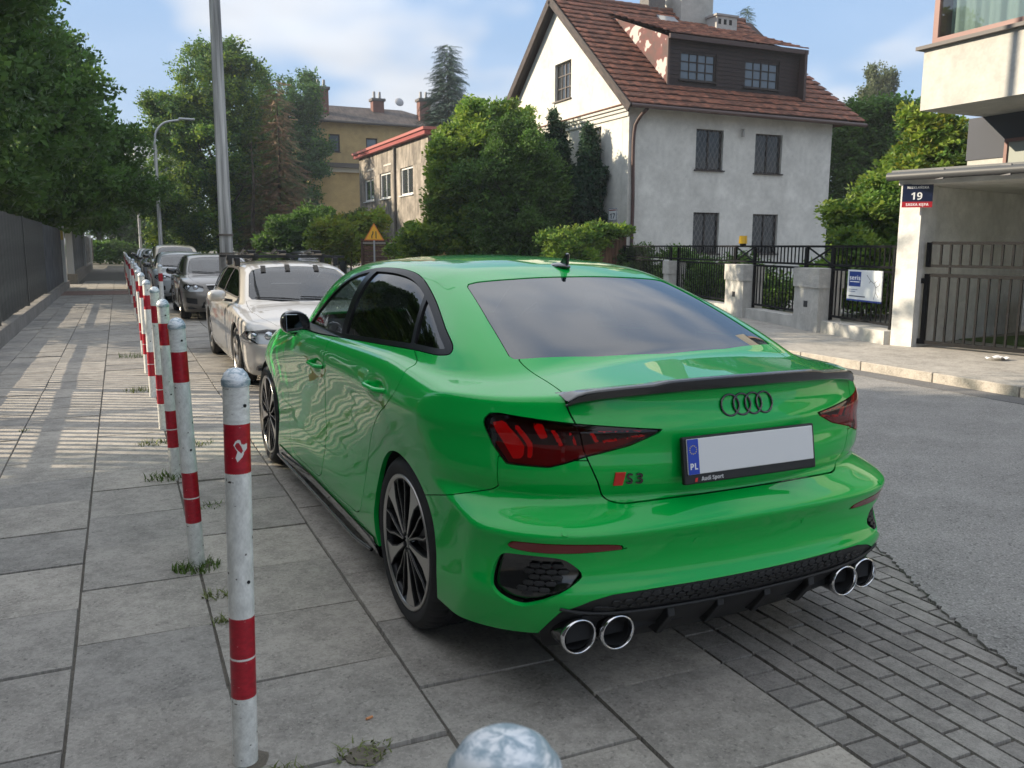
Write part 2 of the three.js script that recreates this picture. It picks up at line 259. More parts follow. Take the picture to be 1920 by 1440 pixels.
// road: asphalt sheet with a ragged near edge
{
  const s = new THREE.Shape(); const edge = [[2.0, 12], [2.1, 2], [2.35, -.6], [2.62, -1.5], [2.90, -2.15], [3.10, -2.56], [3.40, -3.1], [3.46, -4.2], [3.50, -9], [3.55, -30], [3.6, -140]];
  const pts = []; for (let k = 0; k < edge.length - 1; k++) { const [a, b] = [edge[k], edge[k + 1]], n = k < 8 && k > 1 ? 28 : 4; for (let q = 0; q < n; q++) { const t = q / n; pts.push([a[0] + (b[0] - a[0]) * t + (k > 1 && k < 8 ? rr(-.018, .018) : 0), a[1] + (b[1] - a[1]) * t]); } }
  pts.push(edge[edge.length - 1], [7.96, -140], [7.96, 12]);
  pts.forEach((p, i) => i ? s.lineTo(p[0], -p[1]) : s.moveTo(p[0], -p[1]));
  const g = uvXZ(new THREE.ExtrudeGeometry(s, { depth: .03, bevelEnabled: false }).rotateX(-Math.PI / 2).translate(0, -.020, 0), .8);
  struct('road', g, mm([.40, .385, .365], T.asph, .88, tile(T.bump, 3), .003));
}
// worn patch of lighter, finer asphalt where the bricks run out
const slabMats = [0, 1, 2, 3, 4].map((k) => mm([[.43, .395, .345], [.38, .352, .313], [.47, .43, .375], [.345, .322, .29], [.415, .382, .335]][k], T.conc, .9, T.bump2, .0016));
const pavement = struct('pavement', uvXZ(boxb(-1.86, 3.2, -.05, -.013, -60, 3)), mm([.16, .145, .12], T.conc));
{
  const cols = [[-1.86, -1.312, .1], [-1.312, -.775, -2.90], [-.775, -.235, -3.175], [-.235, .245, -2.81], [.245, .822, -2.81], [.822, 1.335, -2.55], [1.335, 1.858, -2.28]], P = .5445, far = [];
  const slabs = [];
  cols.forEach(([x0, x1, zo], ci) => { for (let k = -9; k < 66; k++) slabs.push([x0, x1, zo - P * k - P, zo - P * k, ci, k]); });
  const vis = (s) => { const cx = (s[0] + s[1]) / 2, cz = (s[2] + s[3]) / 2; return cz < -1.2 && cx > cz * .137 - .5; };
  const list = slabs.filter(vis).sort((a, b) => b[3] - a[3]); const near = new Set(list.slice(0, 285));
  const mk = (s) => {
    const [x0, x1, z0, z1] = s, jx = .0028, w = x1 - x0 - jx * 2, dd = z1 - z0 - jx * 2, b = .006;
    const g = new THREE.BoxGeometry(w, .03, dd, 1, 1, 1), p = g.attributes.position;
    const top = []; for (let i = 0; i < p.count; i++) if (p.getY(i) > 0) { p.setX(i, p.getX(i) - Math.sign(p.getX(i)) * b * .5); p.setZ(i, p.getZ(i) - Math.sign(p.getZ(i)) * b * .5); }
    g.rotateZ(rr(-.010, .010)).rotateX(rr(-.010, .010)).rotateY(rr(-.006, .006)).translate((x0 + x1) / 2, -.0155 + rr(-.004, .004), (z0 + z1) / 2); g.computeVertexNormals();
    return uvXZ(g, 1.1, rnd(), rnd());
  };
  for (const s of slabs) { if (s[2] > 2.5) continue; const g = mk(s); if (near.has(s)) part(pavement, 'slab', g, slabMats[Math.floor(rnd() * 5)]); else far.push(g); }
  const f = part(pavement, 'far_slabs', merge(far), slabMats[0]); f.userData.kind = 'stuff';
}
// red brick crossing strip at the gateway
part(pavement, 'crossing_strip', uvXZ(boxb(-1.6, .2, .004, .010, -30.2, -27.9), 1), mm([.30, .19, .155], T.conc));
{ // block paving between slabs and road
  const mats = [0, 1, 2, 3].map((k) => mm([[.30, .28, .255], [.27, .252, .23], [.33, .31, .282], [.285, .267, .245]][k], T.conc, .9, T.bump2, .0015));
  const bed = struct('block_paving', uvXZ(boxb(1.858, 3.52, -.06, -.016, -24, 3)), mm([.075, .07, .065], T.conc)), far = []; let n = 0;
  const blk = (x0, x1, z0, z1) => { const j = .0028, g = new THREE.BoxGeometry(x1 - x0 - 2 * j, .03, z1 - z0 - 2 * j), p = g.attributes.position; for (let i = 0; i < p.count; i++) if (p.getY(i) > 0) { p.setX(i, p.getX(i) - Math.sign(p.getX(i)) * .0035); p.setZ(i, p.getZ(i) - Math.sign(p.getZ(i)) * .0035); } g.rotateZ(rr(-.008, .008)).rotateX(rr(-.008, .008)).translate((x0 + x1) / 2, -.0165 + rr(-.0025, .0025), (z0 + z1) / 2); g.computeVertexNormals(); uvXZ(g, 2, rnd(), rnd()); const vis = z1 < -1.15 && z0 > -3.15 && n < 296; if (vis) { n++; part(bed, 'block', g, mats[Math.floor(rnd() * 4)]); } else far.push(g); };
  for (let z = -24; z < 2; z += .1125) blk(1.862, 2.006, z, z + .1125);
  let row = 0; for (let x = 2.008; x < 3.44; x += .0885, row++) for (let z = -24 - (row % 2) * .1085; z < 2; z += .217) blk(x, x + .0885, z, z + .217);
  const f = part(bed, 'far_blocks', merge(far), mats[0]); f.userData.kind = 'stuff';
}
// far kerb and pavement
const farWalk = struct('far_pavement', uvXZ(boxb(8.10, 22, -.05, .120, -120, 12), .7), mm([.42, .39, .345], T.conc, .92, T.bump2, .002));
const kerbMat = mm([.44, .405, .355], T.conc, .9, T.bump2, .002);
for (let z = 2; z > -40; z -= 1.0) part(farWalk, 'kerb_stone', uvBox(rbox(.145, .22, .992, .012, 8.025, .012, z, 1)), kerbMat);
part(farWalk, 'gutter_strip', uvXZ(boxb(7.62, 7.95, -.02, .0145, -60, 12), .9), mm([.20, .195, .19], T.asph));
// ---------------------------------------------------------------- buildings
const plasterMat = (c, bs = .003) => mm(c, T.plast, .9, T.bump2, bs);
const glassDark = phys([.035, .04, .045], .04, { clearcoat: .4 });
const glassSky = phys([.10, .12, .14], .03, { clearcoat: .5 });
const rect = (x0, x1, y0, y1) => [[x0, y0], [x1, y0], [x1, y1], [x0, y1]];
// window in a plane z = 0 looking towards +z, opening x0..x1, y0..y1, set back by d
function windowIn(parent, x0, x1, y0, y1, o = {}) {
  const { d = .12, fw = .06, frame, cols = 1, rows = 1, mull = .03, sill = true, grid = 0, curtain, glass = glassDark, M4 = new THREE.Matrix4() } = o;
  const ap = (g) => g.applyMatrix4(M4), w = x1 - x0, h = y1 - y0;
  const win = part(parent, 'window', ap(extrude(rect(x0, x1, y0, y1), .05, 0, { holes: [rect(x0 + fw, x1 - fw, y0 + fw, y1 - fw)] }).translate(0, 0, -d)), frame);
  for (let c = 1; c < cols; c++) part(win, 'mullion', ap(box(mull * 1.6, h - 2 * fw, .044, x0 + w * c / cols, (y0 + y1) / 2, -d + .024)), frame);
  for (let c = 0; c < cols; c++) {
    const a = x0 + fw + (w - 2 * fw) * c / cols, b = x0 + fw + (w - 2 * fw) * (c + 1) / cols;
    part(win, 'pane', ap(box(b - a, h - 2 * fw, .008, (a + b) / 2, (y0 + y1) / 2, -d + .012)), glass);
    if (o.mx) for (let k = 1; k < o.mx; k++) part(win, 'glazing_bar', ap(box(.028, h - 2 * fw, .03, a + (b - a) * k / o.mx, (y0 + y1) / 2, -d + .026)), frame);
  }
  for (let r = 1; r < rows; r++) part(win, 'glazing_bar', ap(box(w - 2 * fw, .028, .034, (x0 + x1) / 2, y0 + h * r / rows, -d + .028)), frame);
  if (grid) { const bars = [], n = 6; for (let k = -n * 2; k <= n * 2; k++) for (const s of [-1, 1]) { const cx = (x0 + x1) / 2 + k * grid; let A = [cx - s * h / 2 * .55, y0], B = [cx + s * h / 2 * .55, y1]; const cl = (p, q) => { const r = p.slice(); for (const X of [x0 + .02, x1 - .02]) { const out = X < cx ? 1 : 1; if ((X === x0 + .02 && r[0] < X) || (X === x1 - .02 && r[0] > X)) { const t = (X - r[0]) / (q[0] - r[0]); if (t < 0 || t > 1) return null; r[1] += (q[1] - r[1]) * t; r[0] = X; } } return r; }; const a = cl(A, B), b = cl(B, A); if (a && b && Math.hypot(a[0] - b[0], a[1] - b[1]) > .05) bars.push(bar([a[0], a[1], -d + .075], [b[0], b[1], -d + .075], .012, .012)); } if (bars.length) { const g = part(win, 'lattice_grille', ap(merge(bars)), std([.10, .10, .095], .6)); g.userData.kind = 'stuff'; } }
  if (sill) part(win, 'sill', ap(box(w + .10, .04, d + .08, (x0 + x1) / 2, y0 - .022, -d / 2 + .03)), o.sillMat || frame);
  return win;
}
const brownFrame = mm([.045, .028, .022], T.wood, .6);
{ // ---- house with the red tiled roof
  const h = thing('tiled_house', 'white plastered two storey house with red tiled roof and brown dormer behind the black fence', 'house');
  const wallM = plasterMat([.70, .685, .635]), wallG = wallM;
  const zF = -23, xL = 14.28, xR = 22.35, zB = -32.6, ev = 5.66, rid = 9.95, zR = -27.8;
  const wins = [[16.76, 17.82, 3.88, 5.13], [19.10, 20.22, 3.86, 5.11], [16.76, 17.78, 1.25, 2.55], [19.14, 20.20, 1.25, 2.54]];
  part(h, 'wall', uvBox(extrude(rect(xL, xR, 0, ev), .35, 0, { holes: wins.map((w) => rect(...w)) }).translate(0, 0, zF - .35), .35), wallM);
  wins.forEach((w, i) => windowIn(h, ...w, { frame: brownFrame, cols: 2, grid: .17, M4: new THREE.Matrix4().makeTranslation(0, 0, zF), d: .14, glass: glassDark, fw: .05 }));
  // gable wall faces the street
  const G4 = new THREE.Matrix4().makeRotationY(-Math.PI / 2).setPosition(xL, 0, 0);       // local x -> world -z ... local (x,y) = (z, y)
  const gz = (z) => z, gp = [[zB, 0], [zF - .36, 0], [zF - .36, ev], [zR, rid - .25], [zB, ev]];
  const gw = [[-27.95, -26.75, 6.45, 7.70], [-25.85, -24.65, 3.85, 5.25], [-26.2, -25.0, 1.3, 2.5]];
  const toG = (g) => g.applyMatrix4(new THREE.Matrix4().set(0, 0, -1, xL, 0, 1, 0, 0, 1, 0, 0, 0, 0, 0, 0, 1));
  const gm = new THREE.Matrix4().set(0, 0, -1, xL, 0, 1, 0, 0, 1, 0, 0, 0, 0, 0, 0, 1);
  part(h, 'gable_wall', uvBox(toG(extrude(gp, .3, 0, { holes: gw.map((w) => rect(...w)) }).translate(0, 0, -.3)), .35), wallG);
  gw.forEach((w, i) => windowIn(h, ...w, { frame: i ? brownFrame : std([.12, .10, .09], .6), cols: 2, rows: i ? 1 : 3, mx: i ? 0 : 2, grid: i ? .17 : 0, d: .15, M4: gm, fw: .05 }));
  part(h, 'cornice', merge([boxb(xL - .16, xL - .003, ev - .06, ev + .02, zB, zF + .02), boxb(xL - .10, xL - .003, ev - .16, ev - .062, zB, zF + .02), boxb(xL - .05, xL - .003, ev - .30, ev - .162, zB, zF + .02)]), wallG);
  part(h, 'cornice_tiles', boxb(xL - .20, xL - .003, ev + .021, ev + .055, zB, zF + .02), mm([.17, .085, .06], T.conc));
  part(h, 'side_wall', boxb(xR - .3, xR, 0, ev, zB, zF - .36), wallM); part(h, 'rear_wall', boxb(xL + .31, xR - .31, 0, ev, zB, zB + .3), wallM);
  // roof: courses of wavy tiles
  const tileTex = [0, 1, 2].map((k) => tex(256, (u, v) => { const cell = Math.floor(u * 16), q = Math.abs(Math.sin(cell * 91.7 + k * 37.1) * 43758.5) % 1, mo = pnz(u, v, 20, k) * .18; return [.40 + q * .17 + mo, .265 + q * .10 + mo * .85, .205 + q * .07 + mo * .75]; }, { m: 64 }));
  const tileM = tileTex.map((t) => mm([.80, .74, .72], t, .85)); const ridgeM = mm([.20, .10, .072], T.conc, .85);
  const rx0 = xL - .30, rx1 = xR + .95, yE = ev - .02, zE = zF + .50, N = 21, dz = (zR - zE) / N, dyy = (rid - yE) / N;
  const course = (k, x0, x1, z0, y0, z1, y1) => { // strip from (z0,y0) up to (z1,y1), lower edge lifted
    const L = x1 - x0, n = Math.max(4, Math.round(L / .045)), pos = [], uv = [], idx = []; const lift = .075;
    for (let i = 0; i <= n; i++) { const x = x0 + L * i / n, w = .016 * Math.abs(Math.sin((x * 4.35) * Math.PI)); pos.push(x, y0 + lift - .035, z0 + .012, x, y0 + lift + w, z0, x, y1 + .012 + w * .8, z1); for (const v of [0, .05, 1]) uv.push(x * .27 + k * .37, v); }
    for (let i = 0; i < n; i++) for (let j = 0; j < 2; j++) { const a = i * 3 + j, b = a + 3; idx.push(a, b, a + 1, b, b + 1, a + 1); }
    const g = new THREE.BufferGeometry(); g.setAttribute('position', new THREE.Float32BufferAttribute(pos, 3)); g.setAttribute('uv', new THREE.Float32BufferAttribute(uv, 2)); g.setIndex(idx); g.computeVertexNormals(); return g;
  };
  const roof = part(h, 'roof', merge([(() => { const s = extrude([[zE, yE - .10], [zR, rid - .10], [zB - .5, yE - .10], [zB - .5, yE - .02], [zR, rid - .01], [zE, yE - .02]], rx1 - rx0 - .7, 0).applyMatrix4(new THREE.Matrix4().set(0, 0, -1, rx1 - .7, 0, 1, 0, 0, 1, 0, 0, 0, 0, 0, 0, 1)); return s; })()]), std([.06, .035, .028], .85));
  const hipTop = 4.6;                                           // the far right end slopes back: courses get shorter towards the ridge
  for (let k = 0; k < N; k++) { const x1 = rx1 - .75 * (k / N) * 1.6; part(roof, 'tile_course', course(k, rx0, x1, zE + dz * k, yE + dyy * k, zE + dz * (k + 1), yE + dyy * (k + 1)), tileM[k % 3]); }
  part(roof, 'hip_slope', (() => { const g = new THREE.BufferGeometry(); const a = [rx1 - .02, yE, zE], b = [rx1 - .02, yE, zB - .5], c = [rx1 - 1.2, rid, zR]; g.setAttribute('position', new THREE.Float32BufferAttribute([...a, ...b, ...c], 3)); g.setAttribute('uv', new THREE.Float32BufferAttribute([0, 0, 1, 0, .5, 1], 2)); g.setIndex([0, 1, 2]); g.computeVertexNormals(); return g; })(), tileM[0]);
  part(roof, 'ridge_tiles', (() => { const gs = []; for (let x = rx0; x < rx1 - 1.25; x += .36) gs.push(new THREE.CylinderGeometry(.115, .10, .38, 10, 1, true, 0, Math.PI).rotateZ(-Math.PI / 2).rotateX(-Math.PI / 2).translate(x + .18, rid + .01, zR)); return merge(gs); })(), ridgeM).userData.kind = 'stuff';
  part(roof, 'verge_board', merge([bar([rx0 - .02, yE - .14, zE + .02], [rx0 - .02, rid - .16, zR], .05, .26), bar([rx0 - .02, yE - .14, zB - .5], [rx0 - .02, rid - .16, zR], .05, .26)]), mm([.055, .035, .03], T.wood, .7));
  part(roof, 'soffit', bar([rx0 + .14, yE - .10, zB - .45], [rx0 + .14, rid - .13, zR - .05], .26, .03), mm([.09, .075, .07], T.wood, .8));
  part(roof, 'gutter', tube([[rx0, yE - .06, zE + .06], [rx1, yE - .10, zE + .06]], .065, 10), std([.085, .05, .042], .5));
  part(h, 'downpipe', tube([[xL + .30, yE - .12, zE + .02], [xL + .24, yE - .34, zF + .2], [xL + .16, yE - .55, zF + .10], [xL + .15, 2.6, zF + .09], [xL + .13, .3, zF + .09]], .055, 10), mm([.13, .062, .052], T.stain, .55));
  // dormer
  const dz0 = -23.5, dx0 = 15.95, dx1 = 21.2, dy0 = 6.42, dy1 = 7.88;
  const dW = [[16.40, 17.76, 6.66, 7.50], [18.93, 20.32, 6.62, 7.46]];
  const boards = [], dor = part(h, 'dormer', extrude(rect(dx0, dx1, dy0 - .1, dy1), .16, 0, { holes: dW.map((w) => rect(...w)) }).translate(0, 0, dz0 - .16), mm([.028, .014, .012], T.wood, .7));
  for (let y = dy0; y < dy1 - .05; y += .125) { const segs = (y > 6.50 && y < 7.52) ? [[dx0, 16.38], [17.78, 18.91], [20.34, dx1]] : [[dx0, dx1]]; for (const [a, b] of segs) part(dor, 'board', boxb(a, b, y, y + .115, dz0 + .003, dz0 + .022), mm([.040, .019, .016], T.wood, .65)); }
  dW.forEach((w) => windowIn(dor, ...w, { frame: brownFrame, cols: 2, rows: 3, mx: 2, d: .06, sill: true, fw: .045, M4: new THREE.Matrix4().makeTranslation(0, 0, dz0), glass: glassSky }));
  dW.forEach((w) => part(dor, 'net_curtain', boxb(w[0] + .06, w[1] - .06, w[2] + .05, w[2] + .60, dz0 - .10, dz0 - .095), std([.42, .42, .41], .9)));
  const dN = 9; for (let k = 0; k < dN; k++) part(dor, 'tile_course', course(k, dx0 - .12, dx1 + .14, dz0 + .26 - k * .42, dy1 + .06 + k * .156, dz0 + .26 - (k + 1) * .42, dy1 + .06 + (k + 1) * .156), tileM[k % 3]);
  part(dor, 'dormer_fascia', boxb(dx0 - .12, dx1 + .14, dy1 - .08, dy1 + .06, dz0 + .20, dz0 + .27), std([.055, .03, .026], .6));
  const cheek = tex(256, (u, v) => { const q = pnz(u, v, 7, 2) + .5 * pnz(u, v, 22, 5); return q > .24 ? [.70, .66, .64] : q > .18 ? [.50, .40, .38] : [.36 + q * .1, .17, .16]; });
  for (const x of [dx0 - .02, dx1]) part(dor, 'dormer_cheek', (() => { const g = extrude([[dz0, dy0 - .15], [dz0, dy1 + .04], [dz0 - 3.55, dy1 + 1.40]], .02, 0).applyMatrix4(new THREE.Matrix4().set(0, 0, -1, x + .02, 0, 1, 0, 0, 1, 0, 0, 0, 0, 0, 0, 1)); return uvBox(g, .4); })(), std(0xffffff, .6, { map: cheek }));
  part(dor, 'corner_board', boxb(dx0 - .06, dx0 + .02, dy0 - .1, dy1, dz0 + .02, dz0 + .08), std([.06, .035, .03], .6)); part(dor, 'corner_board', boxb(dx1 - .02, dx1 + .08, dy0 - .1, dy1, dz0 + .02, dz0 + .30), std([.06, .035, .03], .6));
  // chimneys
  const ch = part(h, 'chimney', uvBox(boxb(18.95, 20.35, 8.2, 11.6, -28.3, -27.2), .4), plasterMat([.50, .49, .45])); part(ch, 'flashing', boxb(18.85, 20.45, 8.7, 9.35, -28.3, -26.95), std([.42, .42, .42], .5));
  const vb = part(h, 'vent_box', boxb(20.05, 20.95, 8.6, 9.66, -27.3, -26.55), plasterMat([.50, .49, .46])); for (let k = 0; k < 3; k++) part(vb, 'vent_hole', boxb(20.12 + k * .24, 20.24 + k * .24, 9.38, 9.56, -26.56, -26.543), std([.02, .02, .02], .9)); part(vb, 'vent_cap', boxb(20.0, 21.0, 9.661, 9.73, -27.35, -26.5), std([.30, .29, .28], .8));
  const c2 = part(h, 'small_chimney', boxb(17.9, 18.6, 9.4, 10.45, -28.3, -27.7), mm([.20, .19, .18], T.conc)); part(c2, 'chimney_cap', boxb(17.82, 18.68, 10.451, 10.55, -28.38, -27.62), std([.12, .12, .12], .8));
  part(h, 'skylight', box(.75, .05, .9).rotateX(.66).translate(18.35, 9.33, -26.95), std([.45, .47, .5], .15, { metalness: .4 }));
  const nt = canvasTex(128, 128, (c) => { c.fillStyle = '#e9ebec'; c.fillRect(0, 0, 128, 128); c.strokeStyle = '#27384f'; c.lineWidth = 5; c.strokeRect(5, 5, 118, 118); c.fillStyle = '#8a2a30'; c.fillRect(14, 16, 100, 12); c.fillStyle = '#202c40'; c.font = 'bold 74px sans-serif'; c.textAlign = 'center'; c.fillText('17', 64, 106); });
  part(h, 'number_sign', new THREE.BoxGeometry(.52, .40, .02).rotateY(-Math.PI / 2).translate(xL - .012, 2.46, -23.82), std(0xffffff, .4, { map: nt }), 'white sign reading 17 with a dark border');
  const wl = part(h, 'wall_lamp', merge([cyl(.05, .05, .18, 12, 18.5, 5.05, zF + .11), cyl(.065, .02, .06, 12, 18.5, 5.17, zF + .11), bar([18.5, 5.2, zF], [18.5, 5.2, zF + .12], .02, .02)]), std([.30, .29, .27], .5));
}
{ // ---- modern white house on the right with overhanging upper floor
  const h = thing('modern_house', 'white house with overhanging upper floor, large brown framed window and dark band, behind the gate', 'house');
  const w = plasterMat([.54, .53, .49]), g = w;
  const X = 12.8, z0 = -11.15, z1 = 4;
  part(h, 'upper_floor', uvBox(boxb(X, 18, 3.80, 4.80, z0, z1), .3), w); part(h, 'ledge', boxb(X - .10, 18, 4.801, 4.86, z0 - .10, z1), std([.10, .09, .085], .6));
  const fr = std([.20, .10, .085], .5);
  const wf = part(h, 'window', merge([boxb(X + .05, X + .13, 4.861, 4.97, z0 + .1, z1), boxb(X + .05, X + .13, 4.971, 7.2, z0 + .1, z0 + .20)]), fr);
  for (let z = z0 + 2.35; z < z1; z += 2.25) part(wf, 'mullion', boxb(X + .05, X + .13, 4.971, 7.2, z, z + .12), fr);
  part(wf, 'pane', boxb(X + .085, X + .095, 4.971, 7.2, z0 + .2, z1), phys([.75, .8, .8], 0, { transmission: 1, thickness: 0, ior: 1.7 }));
  const cur = []; for (let z = z0 + .25; z < z1; z += .04) cur.push([X + .32 + .035 * Math.sin(z * 17) + .02 * Math.sin(z * 41), z]);
  { const pos = [], idx = []; cur.forEach(([x, z], i) => { pos.push(x, 4.95, z, x, 7.2, z); if (i) idx.push(2 * i - 2, 2 * i - 1, 2 * i, 2 * i - 1, 2 * i + 1, 2 * i); }); const q = new THREE.BufferGeometry(); q.setAttribute('position', new THREE.Float32BufferAttribute(pos, 3)); q.setIndex(idx); q.computeVertexNormals(); part(wf, 'curtain', q, std([.42, .47, .44], .9)); }
  part(wf, 'side_frame', boxb(X + .131, 18, 4.861, 7.2, z0 + .1, z0 + .2), fr);
  part(h, 'parapet', boxb(X, 18, 7.201, 8.0, z0, z1), w);
  part(h, 'lower_wall', uvBox(boxb(14.4, 18, 0, 3.05, -11.4, z1), .3), g); part(h, 'dark_band', boxb(14.38, 18, 3.051, 3.799, -11.42, z1), std([.065, .07, .085], .8));
  const wf2 = windowIn(h, -10.6, -7.2, 2.10, 3.35, { frame: fr, cols: 2, d: .0, M4: new THREE.Matrix4().set(0, 0, -1, 14.33, 0, 1, 0, 0, 1, 0, 0, 0, 0, 0, 0, 1), glass: phys([.34, .36, .33], .1) });
  const p = plasterMat([.40, .32, .30]); part(h, 'porch_wall', uvBox(boxb(13.4, 14.39, 0, 2.6, -9.2, -8.8), .4), p);
}
{ // ---- carport beside the pillar
  const c = thing('carport', 'white carport with grey gutter and number pillar next to the black gate', 'carport');
  const w = plasterMat([.74, .73, .70]), D = new THREE.Vector2(.2278, .9737), A = new THREE.Vector2(9.73, -8.55);
  const at = (s, o) => [A.x + D.x * s + D.y * o, A.y + D.y * s - D.x * o];   // along the gate, and away from the street
  const prism = (pts, y0, y1) => extrude(pts.map(([x, z]) => [x, -z]), y1 - y0, 0).rotateX(-Math.PI / 2).translate(0, y0, 0);
  part(c, 'pillar', uvBox(prism([at(-.10, -.02), at(.20, -.02), at(.20, .40), at(-.10, .40)], .05, 2.28), .6), w);
  part(c, 'side_wall', uvBox(prism([at(-.09, .401), at(.12, .401), at(.12, 3.6), at(-.09, 3.6)], .05, 2.28), .5), w);
  part(c, 'roof_slab', uvBox(prism([at(-.06, -.16), at(6, -.16), at(6, 3.8), at(-.06, 3.8)], 2.281, 2.40), .5), w);
  part(c, 'roof_covering', prism([at(-.12, -.26), at(6, -.26), at(6, 3.9), at(-.12, 3.9)], 2.401, 2.47), std([.13, .135, .14], .6));
  const a = at(-.14, -.31), b = at(6, -.31); part(c, 'gutter', tube([[a[0], 2.385, a[1]], [b[0], 2.385, b[1]]], .055, 10), std([.055, .058, .062], .5));
  for (const s of [.55, 1.35]) { const q = at(s, -.31); part(c, 'gutter_bracket', box(.03, .13, .13, q[0], 2.385, q[1]), std([.12, .12, .13], .5)); }
  const st = canvasTex(256, 208, (x) => { x.fillStyle = '#17203f'; x.fillRect(0, 0, 256, 208); x.fillStyle = '#b3262f'; x.fillRect(0, 156, 256, 52); x.fillStyle = '#fff'; x.textAlign = 'center'; x.font = 'bold 30px sans-serif'; x.fillText('NIEKŁAŃSKA', 128, 40); x.font = 'bold 92px sans-serif'; x.fillText('19', 120, 138); x.font = 'bold 34px sans-serif'; x.fillText('SASKA KĘPA', 128, 194); });
  const sg = solo('address_sign', new THREE.BoxGeometry(.37, .30, .015), std(0xffffff, .35, { map: st }), 'navy and red address sign reading 19, fixed high on the white gate pillar', 'sign');
  const q = at(.04, -.034); sg.position.set(q[0], 2.135, q[1]); sg.rotation.y = -Math.PI / 2 + Math.atan2(D.x, D.y) + .62; sg.position.x -= .04; sg.position.z += .15;
}
{ // ---- concrete grey villa with red parapet
  const h = thing('concrete_villa', 'weathered beige concrete house with red roof edge and white windows, behind the trees', 'house');
  const X = 12.16, z0 = -47, z1 = -35.5, top = 6.08, m = mm([.42, .37, .31], T.stain, .92, T.bump2, .004);
  const W = [[-46.0, -44.1, 3.75, 4.88], [-43.0, -41.1, 3.75, 5.0], [-39.5, -37.6, 3.75, 5.0]], gm = new THREE.Matrix4().set(0, 0, -1, X, 0, 1, 0, 0, 1, 0, 0, 0, 0, 0, 0, 1);
  part(h, 'wall', uvBox(extrude(rect(z0, z1, 0, top), .3, 0, { holes: W.map((w) => rect(...w)) }).translate(0, 0, -.3).applyMatrix4(gm), .2), m);
  W.forEach((w) => windowIn(h, ...w, { frame: std([.7, .7, .68], .5), cols: 2, d: .12, M4: gm, fw: .09, sillMat: std([.7, .7, .68], .6) }));
  part(h, 'end_wall', boxb(X + .301, X + 8, 0, top, z0, z0 + .3), m); part(h, 'front_wall', boxb(X + .301, X + 8, 0, top, z1 - .3, z1), m);
  part(h, 'roof_edge', boxb(X - .25, X + 8, top + .001, top + .18, z0 - .3, z1 + .3), std([.26, .05, .045], .6)); part(h, 'roof_trim', boxb(X - .32, X + 8, top + .181, top + .30, z0 - .35, z1 + .35), std([.36, .12, .10], .5));
  part(h, 'downpipe', cyl(.06, .06, 6, 10, X - .07, 3, -40.2), std([.10, .09, .08], .6)); for (const z of [-44.0, -40.9]) part(h, 'wall_lintel', boxb(X - .02, X - .003, 5.3, 5.38, z - 1.3, z), std([.5, .47, .42], .9));
}
{ // ---- yellow villa
  const h = thing('yellow_villa', 'yellow three storey house with dark hipped roof and three brick chimneys', 'house');
  const h0 = h; h0.position.set(-3.1, -.85, 0); const zf = -66, x0 = 15.6, x1 = 28, m = plasterMat([.56, .40, .18]), band = std([.10, .085, .075], .7), rm = mm([.10, .075, .065], T.wood, .8);
  const top = 11.4, W = [[17.9, 18.75, 9.25, 10.55], [20.75, 21.65, 9.15, 10.4]];
  part(h, 'upper_wall', uvBox(extrude(rect(x0, x1, 8.4, top), .4, 0, { holes: W.map((w) => rect(...w)) }).translate(0, 0, zf - .4), .15), m); part(h, 'lower_wall', uvBox(boxb(x0 + .6, x1, .8, 8.0, zf - 6, zf + .9), .15), m); part(h, 'side_wall', boxb(x0, x0 + .4, .8, top, zf - 9, zf - .41), m);
  W.forEach((w) => windowIn(h, ...w, { frame: brownFrame, cols: 1, d: .16, fw: .10, M4: new THREE.Matrix4().makeTranslation(0, 0, zf), glass: glassSky }));
  part(h, 'roof_band', boxb(x0 + .1, x1, 8.001, 8.32, zf - 3, zf + 1.6), band); part(h, 'light_trim', boxb(x0 + .3, x1, 7.7, 7.999, zf + .901, zf + 1.2), std([.6, .55, .45], .8));
  const rf = part(h, 'roof', (() => { const g = new THREE.BufferGeometry(); const p = [[x0 - .6, top, zf + .6], [x1 + .6, top, zf + .6], [x1 + .6, top, zf - 10], [x0 - .6, top, zf - 10], [x0 + 3.2, top + 1.9, zf - 4.5], [x1 - 3, top + 1.9, zf - 4.5]]; const f = [[0, 1, 5], [0, 5, 4], [3, 0, 4], [1, 2, 5], [2, 3, 4], [2, 4, 5], [0, 3, 2], [0, 2, 1]], pos = []; for (const t of f) for (const i of t) pos.push(...p[i]); g.setAttribute('position', new THREE.Float32BufferAttribute(pos, 3)); g.setAttribute('uv', new THREE.Float32BufferAttribute(pos.flatMap((v, i) => i % 3 === 0 ? [pos[i] * .4, pos[i + 2] * .4] : []), 2)); g.computeVertexNormals(); return g; })(), rm);
  part(h, 'gutter', tube([[x0 - .6, top, zf + .62], [x1 + .6, top, zf + .62]], .10, 8), band); part(h, 'downpipe', cyl(.09, .09, 3, 8, 16.6, 9.9, zf + .1), band);
  const bm = mm([.20, .095, .075], T.conc); for (const [x, y, z] of [[17.9, 14.2, zf - 2], [22.7, 13.9, zf - 3.6], [25.9, 13.8, zf + -1.5]]) { const c = part(h, 'chimney', boxb(x - .45, x + .45, 11.4, y - .2, z - .4, z + .4), bm); part(c, 'chimney_cap', boxb(x - .56, x + .56, y - .199, y, z - .5, z + .5), std([.10, .09, .085], .8)); for (const o of [-.25, .2]) part(c, 'chimney_pot', cyl(.10, .12, .55, 10, x + o, y + .28, z), std([.25, .24, .23], .5)); }
  part(h, 'satellite_dish', new THREE.SphereGeometry(.55, 18, 8, 0, 6.283, 0, .7).rotateX(1.2).translate(23.9, 13.3, zf - 1.9), std([.35, .35, .36], .5));
}
